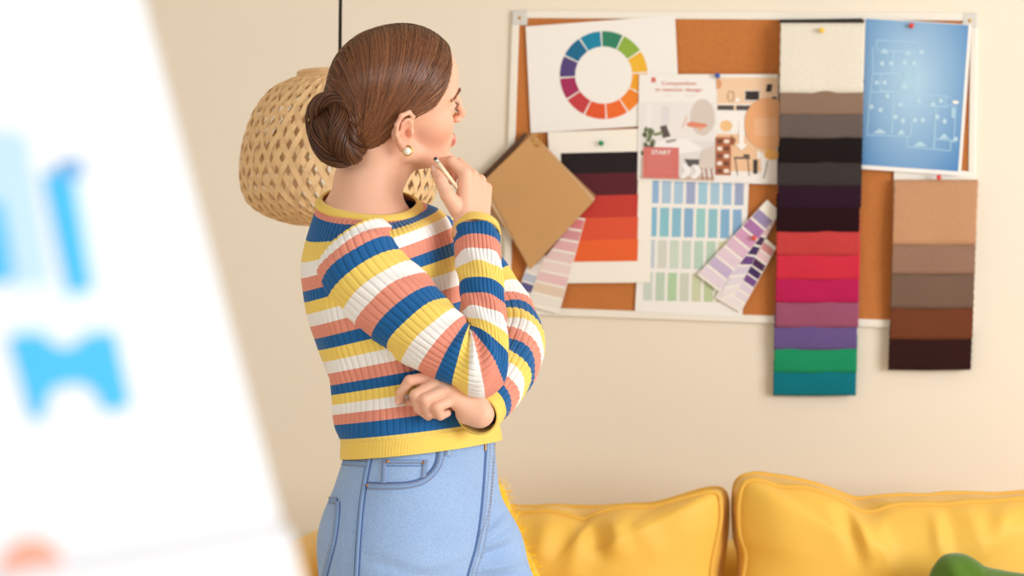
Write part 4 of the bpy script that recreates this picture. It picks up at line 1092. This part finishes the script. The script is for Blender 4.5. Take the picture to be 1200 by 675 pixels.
# ---- sweater: torso and two sleeves as lofts; stripes follow the length, ribs the circumference
def stripe_mat():
    m = bpy.data.materials.new('striped_knit'); m.use_nodes = True; nt = m.node_tree; b = nt.nodes['Principled BSDF']
    b.inputs['Roughness'].default_value = .85; b.inputs['Specular IOR Level'].default_value = .15; b.inputs['Sheen Weight'].default_value = .2
    uv = nt.nodes.new('ShaderNodeUVMap'); sp = nt.nodes.new('ShaderNodeSeparateXYZ'); nt.links.new(uv.outputs[0], sp.inputs[0])
    fr = nt.nodes.new('ShaderNodeMath'); fr.operation = 'FRACT'; nt.links.new(sp.outputs[1], fr.inputs[0])
    rp = nt.nodes.new('ShaderNodeValToRGB'); rp.color_ramp.interpolation = 'CONSTANT'; e = rp.color_ramp.elements
    cols = [srgb(244, 211, 106), srgb(243, 239, 234), srgb(228, 146, 124), srgb(28, 96, 154)]
    e[0].position = 0; e[0].color = cols[0] + (1,); e[1].position = .25; e[1].color = cols[1] + (1,)
    for p, c in ((.5, cols[2]), (.75, cols[3])):
        x = e.new(p); x.color = c + (1,)
    nt.links.new(fr.outputs[0], rp.inputs[0]); nt.links.new(rp.outputs[0], b.inputs['Base Color'])
    tc = nt.nodes.new('ShaderNodeTexCoord'); n = nt.nodes.new('ShaderNodeTexNoise'); n.inputs['Scale'].default_value = 700; nt.links.new(tc.outputs['Object'], n.inputs['Vector'])
    bp = nt.nodes.new('ShaderNodeBump'); bp.inputs['Strength'].default_value = .35; bp.inputs['Distance'].default_value = .001; nt.links.new(n.outputs['Fac'], bp.inputs['Height']); nt.links.new(bp.outputs[0], b.inputs['Normal'])
    return m
M_knit = stripe_mat()
M_yel = mat('yellow_knit', srgb(244, 208, 102), .85, .15, .3, 700, sheen=.2)

def keyinterp(K, n):
    K = np.array(K, float); out = catmull(K, n); return out
def loft(cent, A, B, v, ribs, groove, N=None, p=2.0, fold=None, seed=0):
    """rings: centre + cos*A + sin*B (superellipse p); returns verts, faces, uv, with rib grooves"""
    k = len(cent); N = N or ribs * 8
    th = np.linspace(0, 2 * math.pi, N + 1)
    c, s_ = np.cos(th), np.sin(th); c = np.sign(c) * np.abs(c) ** (2 / p); s_ = np.sign(s_) * np.abs(s_) ** (2 / p)
    P = cent[:, None, :] + c[None, :, None] * A[:, None, :] + s_[None, :, None] * B[:, None, :]
    if fold is not None: P = fold(P, th, v)
    du = np.gradient(P, axis=1); du[:, 0] = du[:, -1] = P[:, 1] - P[:, -2]; dv = np.gradient(P, axis=0)
    nr = np.cross(du, dv); nr /= np.linalg.norm(nr, axis=2, keepdims=True) + 1e-12
    out = P - cent[:, None, :]; sg = np.sign((nr * out).sum()); nr *= sg
    ph = (th / (2 * math.pi) * ribs) % 1
    g = np.exp(-((ph - .5) / .11) ** 2) * groove - .25 * groove
    ln = np.linalg.norm(dv, axis=2); fade = np.clip(ln / np.median(ln) / .5 - .3, 0, 1)
    P = P - nr * (g[None, :] * fade)[..., None]
    uvs = np.stack([np.broadcast_to(th / (2 * math.pi), (k, N + 1)), np.broadcast_to(v[:, None], (k, N + 1))], -1)
    idx = np.arange(k * (N + 1)).reshape(k, N + 1)
    f = np.stack([idx[:-1, :-1], idx[1:, :-1], idx[1:, 1:], idx[:-1, 1:]], -1).reshape(-1, 4)
    if sg > 0: f = f[:, ::-1]
    return P.reshape(-1, 3), f, uvs.reshape(-1, 2), P, nr
def cloth(name, P, f, uv, m, parent, thick=.0022):
    o = meshobj(name, cw(P), f, m, parent, uv=uv)
    sd = o.modifiers.new('s', 'SOLIDIFY'); sd.thickness = thick; sd.offset = -1
    return o

# torso: rows (px, py, depth offset, half length front-back, half width, yaw towards the camera, rise of the front, rise of the far side, stripe v)
def TV(y): return np.interp(y, [231, 257, 332, 396, 455, 503, 520], [-.6, -.25, .75, 1.75, 2.75, 3.75, 4.0])
T = [(493.5, 507, .0, .116, .160, 27, .012, .004),
     (492, 500, .0, .117, .160, 27, .013, .004),
     (489, 485, .0, .119, .158, 26, .015, .004),
     (482, 452, .0, .116, .152, 24, .018, .006),
     (472, 420, .0, .114, .152, 22, .022, .010),
     (461, 385, .005, .116, .160, 19, .026, .014),
     (452, 345, .01, .121, .170, 17, .032, .020),
     (444, 305, .012, .117, .166, 16, .034, .026),
     (440, 282, .012, .112, .160, 16, .030, .028),
     (437, 265, .012, .104, .138, 16, .016, .028),
     (434.5, 250, .010, .093, .108, 16, -.002, .026),
     (433, 239, .008, .084, .085, 16, -.014, .025)]
K = keyinterp(T, 14)
cent = np.array([PC(r[0], r[1], r[2]) for r in K]); bt_ = np.radians(K[:, 5])
A = np.stack([np.cos(bt_) * K[:, 3], -np.sin(bt_) * K[:, 3], K[:, 6]], 1)
B = np.stack([np.sin(bt_) * K[:, 4], np.cos(bt_) * K[:, 4], K[:, 7]], 1)
yl = K[:, 1] + 4 + np.interp(K[:, 1], [250, 330, 500], [6, 20, 14])       # row height at her back edge
v = TV(yl)
def tfold(P, th, v):
    y = np.linspace(0, 1, len(P))[:, None]; t = th[None, :]
    d = .004 * np.sin(3 * t + 6 * y) * np.sin(9 * y) + .003 * np.sin(7 * t - 11 * y + 1) * np.exp(-((y - .30) / .15) ** 2) * 1.6
    c = P.mean(1, keepdims=True); o = P - c; o /= np.linalg.norm(o, axis=2, keepdims=True)
    return P + o * d[..., None]
Pt, ft, ut, Pg, ng = loft(cent, A, B, v, 76, .0024, p=2.25, fold=tfold)
sweater = cloth('sweater', Pt, ft, ut, M_knit, person)
tag(sweater, 'ribbed sweater striped in yellow, white, coral and blue')
# yellow hem
T2 = [(495, 526, .0, .118, .161, 28, .012, .004), (494.5, 518, .0, .117, .160, 28, .012, .004), (494, 511, .0, .1165, .160, 27, .012, .004), (493.5, 506, 0, .116, .160, 27, .012, .004)]
K2 = keyinterp(T2, 6); b2 = np.radians(K2[:, 5])
P2, f2, u2, _, _ = loft(np.array([PC(r[0], r[1], r[2]) for r in K2]), np.stack([np.cos(b2) * K2[:, 3], -np.sin(b2) * K2[:, 3], K2[:, 6]], 1), np.stack([np.sin(b2) * K2[:, 4], np.cos(b2) * K2[:, 4], K2[:, 7]], 1), np.zeros(len(K2)), 150, .0005, N=600, p=2.25)
cloth('hem', P2, f2, u2, M_yel, sweater, .003)
# yellow collar: a flat band on the neckline
cA, cB, cc_ = A[-1], B[-1], cent[-1]
th = np.linspace(0, 2 * math.pi, 140)[:-1]; rows_ = [(1.05, -.006), (1.03, -.0005), (.98, .003), (.94, .0045), (.91, .004)]
vs = []; 
for s_, dz in rows_:
    for q in th:
        c_, n_ = math.cos(q), math.sin(q); c_ = math.copysign(abs(c_) ** (2 / 2.25), c_); n_ = math.copysign(abs(n_) ** (2 / 2.25), n_)
        vs.append(cc_ + (cA * c_ + cB * n_) * s_ + np.array([0, 0, dz + .001]))
n_ = len(th); fs = [(i * n_ + j, i * n_ + (j + 1) % n_, (i + 1) * n_ + (j + 1) % n_, (i + 1) * n_ + j) for i in range(len(rows_) - 1) for j in range(n_)]
o = meshobj('collar', cw(np.array(vs)), fs, M_yel, sweater); sd = o.modifiers.new('s', 'SOLIDIFY'); sd.thickness = .003; sd.offset = 0

def sleeve(rows, ribs, n, groove=.0024, fold=None, p=2.0):
    """rows: left px, left py, right px, right py, depth offset, roundness, v"""
    K = keyinterp(rows, n)
    Lp = np.array([PC(r[0], r[1], r[4]) for r in K]); Rp = np.array([PC(r[2], r[3], r[4]) for r in K])
    cent = (Lp + Rp) / 2; A = (Rp - Lp) / 2
    T_ = np.gradient(cent, axis=0); T_ /= np.linalg.norm(T_, axis=1, keepdims=True)
    for _ in range(6): T_[1:-1] = (T_[:-2] + T_[1:-1] * 2 + T_[2:]) / 4
    An = A / np.linalg.norm(A, axis=1, keepdims=True)
    Bn = np.cross(T_, An); Bn /= np.linalg.norm(Bn, axis=1, keepdims=True)
    for i in range(1, len(Bn)):
        if Bn[i] @ Bn[i - 1] < 0: Bn[i] *= -1
    B = Bn * (np.linalg.norm(A, axis=1) * K[:, 5])[:, None]
    return loft(cent, A, B, K[:, 6], ribs, groove, fold=fold, p=p) + (K,)
# right sleeve: (upper/inner edge) - (lower/outer edge)
RS = [(450, 257, 375, 312, -.090, .95, -.80),
      (463, 273, 374, 332, -.098, .95, -.40),
      (474, 295, 386, 357, -.111, .93, .0),
      (490, 312, 406, 378, -.122, .92, .32),
      (507, 331, 430, 395, -.136, .90, .65),
      (523, 350, 454, 411, -.148, .88, 1.0),
      (536, 362, 472, 424, -.155, .88, 1.25),
      (544, 371, 491, 435, -.160, .88, 1.5),
      (548, 377, 511, 444, -.163, .88, 1.75),
      (550, 382, 530, 453, -.165, .88, 2.0),
      (550, 385, 548, 463, -.165, .88, 2.25),
      (550, 386, 568, 466, -.164, .88, 2.5),
      (549, 386, 588, 449, -.162, .88, 2.75),
      (547, 382, 595, 419, -.156, .90, 3.0),
      (545, 375, 595, 397, -.150, .92, 3.25),
      (542, 364, 593, 378, -.142, .94, 3.5),
      (539.5, 350, 591, 359, -.130, .95, 3.75),
      (538, 334, 590, 340, -.118, .96, 4.0),
      (536, 318, 588.5, 322, -.103, .97, 4.25),
      (534.5, 303, 587, 305, -.088, .98, 4.5),
      (533, 287, 586, 288, -.075, .98, 4.75),
      (531.5, 273, 585, 274, -.062, .98, 5.0)]
def rfold(P, th, v):
    k = len(P); y = np.linspace(0, 1, k)[:, None]; t = th[None, :]
    d = .005 * np.sin(v[:, None] * 14 + 1.5 * np.cos(t)) * np.exp(-((v[:, None] - 2.2) / .6) ** 2) * (.5 - .5 * np.cos(t)) + .0025 * np.sin(5 * t + 9 * v[:, None]) * np.sin(v[:, None] * 4)
    c = P.mean(1, keepdims=True); o = P - c; o /= np.linalg.norm(o, axis=2, keepdims=True) + 1e-9
    return P + o * d[..., None]
Ps, fs, us, _, _, Kr = sleeve(RS, 34, 14, fold=rfold)
slr = cloth('sleeve', Ps, fs, us, M_knit, sweater)
CR = [(529.3, 274.5, 587.2, 275.5, -.064, 1.06, 0), (530.3, 269, 586.4, 270.5, -.058, 1.02, 0), (532, 262, 585, 266, -.052, .98, 0)]
Pc, fc, uc, _, _, _ = sleeve(CR, 60, 8, .0005)
cloth('cuff', Pc, fc, uc, M_yel, slr, .003)
# left sleeve
def tubeRS(rows, ribs, n, groove=.0023, fold=None):
    K = keyinterp(rows, n); cent = np.array([PC(r[0], r[1], r[2]) for r in K]); T_ = np.gradient(cent, axis=0); T_ /= np.linalg.norm(T_, axis=1, keepdims=True)
    for _ in range(10): T_[1:-1] = (T_[:-2] + T_[1:-1] * 2 + T_[2:]) / 4
    T_ /= np.linalg.norm(T_, axis=1, keepdims=True)
    ref = np.array([1., 0, .2]); A = []; Bv = []
    for i in range(len(cent)):
        a = ref - T_[i] * (ref @ T_[i]); a /= np.linalg.norm(a); ref = a; A.append(a * K[i, 3]); Bv.append(np.cross(T_[i], a) * K[i, 3])
    return loft(cent, np.array(A), np.array(Bv), K[:, 4], ribs, groove, fold=fold)
LS = [(474, 279, .105, .060, -.45), (500, 290, .150, .066, -.05), (536, 312, .182, .066, .5), (568, 345, .185, .062, 1.1), (590, 378, .155, .060, 1.65), (598, 402, .105, .0590, 2.15), (594, 420, .055, .0575, 2.55), (586, 438, .005, .0545, 2.95), (578, 455, -.045, .0485, 3.35), (570, 470, -.095, .0415, 3.75), (565.5, 477.5, -.118, .0375, 4.0)]
def lfold(P, th, v):
    t = th[None, :]; d = .0028 * np.sin(4 * t + 8 * v[:, None]) * np.sin(v[:, None] * 5)
    c = P.mean(1, keepdims=True); o = P - c; o /= np.linalg.norm(o, axis=2, keepdims=True); return P + o * d[..., None]
Ps, fs, us, _, _ = tubeRS(LS, 30, 12, fold=lfold)
sll = cloth('sleeve', Ps, fs, us, M_knit, sweater)
Pc, fc, uc, _, _ = tubeRS([(566, 477, -.116, .0388, 0), (562.5, 481.5, -.130, .0362, 0), (559, 486, -.145, .0350, 0)], 60, 8, .0005)
cloth('cuff', Pc, fc, uc, M_yel, sll, .003)

# ---- jeans: hips and two legs as one field, seams and pockets laid on the surface
JF = Field(np.array([PC(340, 500, 0)[0], D0 - .26, foot_z + .05]), np.array([PC(720, 500, 0)[0], D0 + .30, PC(500, 505, 0)[2]]), .004)
def jell(cx_, cy_, dd, a, b_, yaw, hz, k=.03):
    r = math.radians(yaw); JF.ell(PC(cx_, cy_, dd), (a, b_, hz), k, rot=np.array([[math.cos(r), math.sin(r), 0], [-math.sin(r), math.cos(r), 0], [0, 0, 1]]))
def jring(rows):
    """stack of yawed ellipses as one smooth solid: px, py, depth, half length, half width, yaw"""
    K = keyinterp(rows, 10); g = JF.region((-9,) * 3, (9,) * 3)[1]
    z = np.array([PC(r[0], r[1], r[2])[2] for r in K])[::-1]; X = np.array([PC(r[0], r[1], r[2])[0] for r in K])[::-1]; Y = np.array([D0 + r[2] for r in K])[::-1]
    zz = g[2]; I = lambda a: np.interp(zz, z, a)
    a_, b_, yw = I(K[::-1, 3]), I(K[::-1, 4]), I(np.radians(K[::-1, 5]))
    dx, dy = g[0] - I(X), g[1] - I(Y); lx, ly = dx * np.cos(yw) - dy * np.sin(yw), dx * np.sin(yw) + dy * np.cos(yw)
    q = (np.abs(lx / a_) ** 2.2 + np.abs(ly / b_) ** 2.2) ** (1 / 2.2)
    d = (q - 1) * np.minimum(a_, b_) * .9
    return np.maximum(d, np.maximum(zz - z[-1], z[0] - zz))
d1 = jring([(493, 508, 0, .108, .148, 28), (493, 530, 0, .110, .152, 28), (490, 560, 0, .119, .162, 27), (487, 595, 0, .128, .170, 26), (484, 630, 0, .132, .172, 26), (482, 668, 0, .128, .165, 26)])
JF.mix((slice(None),) * 3, d1, .01)
def leg(rows):
    pts = [np.array(r[:3]) for r in rows]; JF.chain(pts, [r[3] for r in rows], .02)
lr0, ll0 = PC(452, 640, -.055), PC(538, 640, .045)
JF.chain([lr0, PC(456, 720, -.06), kn_r + np.array([0, 0, .1]), kn_r, an_r + np.array([0, 0, .25]), an_r], [.108, .104, .085, .078, .080, .082], .03)
JF.chain([PC(530, 615, .01), PC(546, 650, .03), PC(566, 720, .035), kn_l + np.array([0, 0, .1]), kn_l, an_l + np.array([0, 0, .25]), an_l], [.082, .092, .096, .085, .078, .080, .082], .03)
# cut flat at waist and ankle
g = JF.region((-9,) * 3, (9,) * 3)[1]; ztop = PC(493, 509, 0)[2]
JF.v = np.maximum(JF.v, (g[2] - (ztop + (g[0] - PC(493, 0, 0)[0]) * .08)).astype(np.float32)); JF.v = np.maximum(JF.v, (an_r[2] - .005 - g[2]).astype(np.float32))
Pj, Qj = JF.mesh(); Pj = smooth_mesh(Pj, Qj, 3, .5)
# soft creases: across the front of the hip and down the thigh
rx = (Pj[:, 0] - PC(500, 0, 0)[0]) * F / D0 + 500; ry = 337.5 - Pj[:, 2] * F / D0
def cre(x0, y0, x1, y1, amp, wid):
    a = np.array([x0, y0]); b = np.array([x1, y1]); q = np.stack([rx, ry], 1); ab = b - a; t = np.clip(((q - a) @ ab) / (ab @ ab), 0, 1); d = np.linalg.norm(q - a - t[:, None] * ab, axis=1)
    return amp * np.exp(-(d / wid) ** 2) * np.sin(np.pi * np.clip(t, .05, .95)) ** .5
dy_ = sum(cre(*c) for c in ((566, 634, 608, 620, .006, 5), (564, 646, 612, 640, -.004, 4), (562, 660, 618, 655, .006, 5), (568, 624, 600, 605, .005, 5), (570, 614, 596, 592, -.003, 4), (560, 672, 622, 672, -.004, 4), (470, 655, 548, 640, .003, 8), (440, 640, 530, 668, -.003, 8), (560, 645, 612, 632, -.004, 3)))
Pj[:, 1] -= dy_ * 1.7
M_denim = bpy.data.materials.new('light_denim'); M_denim.use_nodes = True; nt = M_denim.node_tree; b = nt.nodes['Principled BSDF']; b.inputs['Roughness'].default_value = .85; b.inputs['Specular IOR Level'].default_value = .15; b.inputs['Sheen Weight'].default_value = .2
tc = nt.nodes.new('ShaderNodeTexCoord'); n1_ = nt.nodes.new('ShaderNodeTexNoise'); n1_.inputs['Scale'].default_value = 380; n1_.inputs['Detail'].default_value = 6; n2_ = nt.nodes.new('ShaderNodeTexNoise'); n2_.inputs['Scale'].default_value = 9; n2_.inputs['Detail'].default_value = 3
mx = nt.nodes.new('ShaderNodeMixRGB'); mx.inputs[1].default_value = srgb(104, 138, 190) + (1,); mx.inputs[2].default_value = srgb(168, 194, 228) + (1,)
ad = nt.nodes.new('ShaderNodeMath'); ad.operation = 'MULTIPLY_ADD'; ad.inputs[1].default_value = .95; ml = nt.nodes.new('ShaderNodeMath'); ml.operation = 'MULTIPLY'; ml.inputs[1].default_value = .35
nt.links.new(tc.outputs['Object'], n1_.inputs['Vector']); nt.links.new(tc.outputs['Object'], n2_.inputs['Vector']); nt.links.new(n2_.outputs['Fac'], ml.inputs[0]); nt.links.new(n1_.outputs['Fac'], ad.inputs[0]); nt.links.new(ml.outputs[0], ad.inputs[2]); nt.links.new(ad.outputs[0], mx.inputs[0]); nt.links.new(mx.outputs[0], b.inputs['Base Color'])
bp_ = nt.nodes.new('ShaderNodeBump'); bp_.inputs['Strength'].default_value = .25; bp_.inputs['Distance'].default_value = .001; nt.links.new(n1_.outputs['Fac'], bp_.inputs['Height']); nt.links.new(bp_.outputs[0], b.inputs['Normal'])
jeans = meshobj('jeans', cw(Pj), Qj, M_denim, person); tag(jeans, 'light blue denim jeans')
jt = BVHTree.FromPolygons([Vector(p) for p in Pj], [tuple(q_) for q_ in Qj.tolist()])
def onj(px, py, e=0.0):
    r = np.array([(px - 600) / F, 1, (337.5 - py) / F]); hit = jt.ray_cast(Vector(r * 2.5), Vector(r).normalized())
    if hit[0] is None: return None, None
    return np.array(hit[0]) + np.array(hit[1]) * e, np.array(hit[1])
M_seam = mat('denim_seam', srgb(132, 160, 202), .85); M_dark = mat('denim_dark_seam', srgb(86, 112, 160), .9); M_thread = mat('tan_thread', srgb(158, 130, 118), .8); M_copper = mat('copper', srgb(196, 140, 96), .35, .5, metal=1)  # M_dark: darker blue wash lines along the seam edges
def dense(pts, step=1.6):
    P = np.array(pts, float); P = catmull(P, 8) if len(P) > 2 else P; l = np.r_[0, np.cumsum(np.linalg.norm(np.diff(P, axis=0), axis=1))]; n = max(2, int(l[-1] / step))
    t = np.linspace(0, l[-1], n); return np.stack([np.interp(t, l, P[:, 0]), np.interp(t, l, P[:, 1])], 1)
def band(mb, pts, wid, e, m=0, straight=False):
    """flat strip of cloth on the jeans along a pixel path, wid px wide, e proud; closed solid"""
    P = dense(pts); T_ = np.gradient(P, axis=0); T_ /= np.linalg.norm(T_, axis=1, keepdims=True); N_ = np.stack([-T_[:, 1], T_[:, 0]], 1)
    vs = []; ok = []
    for p, n in zip(P, N_):
        r = []
        for s_, ee in ((-.5, -.001), (-.42, e), (0, e * 1.25), (.42, e), (.5, -.001)):
            q, nn_ = onj(p[0] + n[0] * wid * s_, p[1] + n[1] * wid * s_, ee); r.append(q)
        if any(q is None for q in r): continue
        vs += r
    k = len(vs) // 5
    mb.add([cw(q) for q in vs], [(i * 5 + j, i * 5 + j + 1, (i + 1) * 5 + j + 1, (i + 1) * 5 + j) for i in range(k - 1) for j in range(4)], m)
def stitch(mb, pts, m=1, on=3.0, off=1.2, r=.0004, e=.0048):
    P = dense(pts, .5); l = np.r_[0, np.cumsum(np.linalg.norm(np.diff(P, axis=0), axis=1))]; s_ = 0
    while s_ < l[-1]:
        q = [onj(np.interp(s_ + d, l, P[:, 0]), np.interp(s_ + d, l, P[:, 1]), e)[0] for d in (0, on / 2, on)]
        if all(x is not None for x in q): mb.tube([cw(x) for x in q], r, 5, m)
        s_ += on + off
def rivet(x, y):
    p, n = onj(x, y, .002)
    if p is None: return
    MB().sphere(cw(p), .0030, u=14, v=8, sc=(1, .6, 1)).build('rivet', M_copper, jeans)
def off_path(pts, d):
    P = dense(pts, 3); T_ = np.gradient(P, axis=0); T_ /= np.linalg.norm(T_, axis=1, keepdims=True); return P + np.stack([-T_[:, 1], T_[:, 0]], 1) * d
JM = [M_seam, M_thread, M_dark, M_denim]
side = [(437, 530), (433, 548), (429, 570), (425, 600), (422, 640), (420, 676), (419, 700)]
mb = MB(); band(mb, off_path(side, 2.2), 4.5, .0022); band(mb, off_path(side, -.8), 1.6, .0012, 2); band(mb, off_path(side, 5), 1.0, .0008, 2); mb.build('side_seam', JM, jeans)
mb = MB(); yoke = [(394, 541), (410, 542.5), (433, 544)]; band(mb, yoke, 8, .0018); stitch(mb, off_path(yoke, 3)); stitch(mb, off_path(yoke, -3)); mb.build('yoke_seam', JM, jeans)
bpk = [(379.5, 586), (396, 587.5), (396, 600), (393, 625), (387, 655), (382, 672), (378, 690)]
mb = MB(); band(mb, [(379, 586), (396, 587.5)], 8, .0022); stitch(mb, [(379, 583), (396, 584.5)]); stitch(mb, [(379, 589.5), (396, 590.5)])
edge = [(396, 588), (395.5, 605), (392, 632), (386, 656), (381, 676)]; band(mb, edge, 4.5, .0022, 0); stitch(mb, off_path(edge, 1.6)); band(mb, off_path(edge, -2.4), 1.2, .001, 2); mb.build('back_pocket', JM, jeans)
pk = [(432, 570), (455, 570.5), (480, 569), (498, 563), (511, 550), (516, 536), (516, 522)]
mb = MB(); band(mb, pk, 7.5, .0028); stitch(mb, off_path(pk, 2.4)); stitch(mb, off_path(pk, -2.4)); band(mb, off_path(pk, -4.6), 1.8, .0012, 2); mb.build('front_pocket', JM, jeans)
cpk = [(450, 565), (450.5, 541), (498, 541), (497, 556)]
mb = MB()
for a, b_ in (((450.5, 540), (449.5, 566)), ((498, 540), (496, 560))): band(mb, [a, b_], 6, .0018); stitch(mb, [(a[0] - 2, a[1]), (b_[0] - 2, b_[1])]); stitch(mb, [(a[0] + 2, a[1]), (b_[0] + 2, b_[1])])
band(mb, [(448, 541), (500, 541)], 5, .0022); stitch(mb, [(449, 543), (499, 543)]); band(mb, [(448, 546), (500, 546)], 1.0, .001, 2); mb.build('coin_pocket', JM, jeans)
for x, y in ((432, 569), (454.5, 541), (495, 542)): rivet(x, y)
fly = [(569, 515), (567.5, 545), (565, 580), (562, 610), (557, 640), (548, 672), (545, 690)]
mb = MB(); band(mb, off_path(fly, -.5), 2.4, .0016, 2); band(mb, off_path(fly, -5.5), 9, .0026, 3); stitch(mb, off_path(fly, -8.5)); stitch(mb, off_path(fly, -3)); mb.build('fly', JM, jeans)
jc = [(575.5, 540), (574, 565), (572, 590), (567, 612), (558, 630)]
mb = MB(); stitch(mb, jc); mb.build('fly_stitching', JM, jeans)
mb = MB(); z = [(568, 521), (567.7, 528)]; band(mb, z, 1.6, .003, 0); mb.build('zip_pull', [M_copper], jeans)
for x in (524,):
    mb = MB(); band(mb, [(x, 508), (x + .5, 534)], 9, .005, 3); stitch(mb, [(x - 3, 510), (x - 2.6, 533)], e=.0055); stitch(mb, [(x + 3, 510), (x + 3.4, 533)], e=.0055); mb.build('belt_loop', JM, jeans)
wb = [(398, 536), (430, 533), (480, 528), (540, 522), (586, 517)]
mb = MB(); stitch(mb, wb); band(mb, off_path(wb, 2), 1.0, .001, 2); mb.build('waistband', JM, jeans)
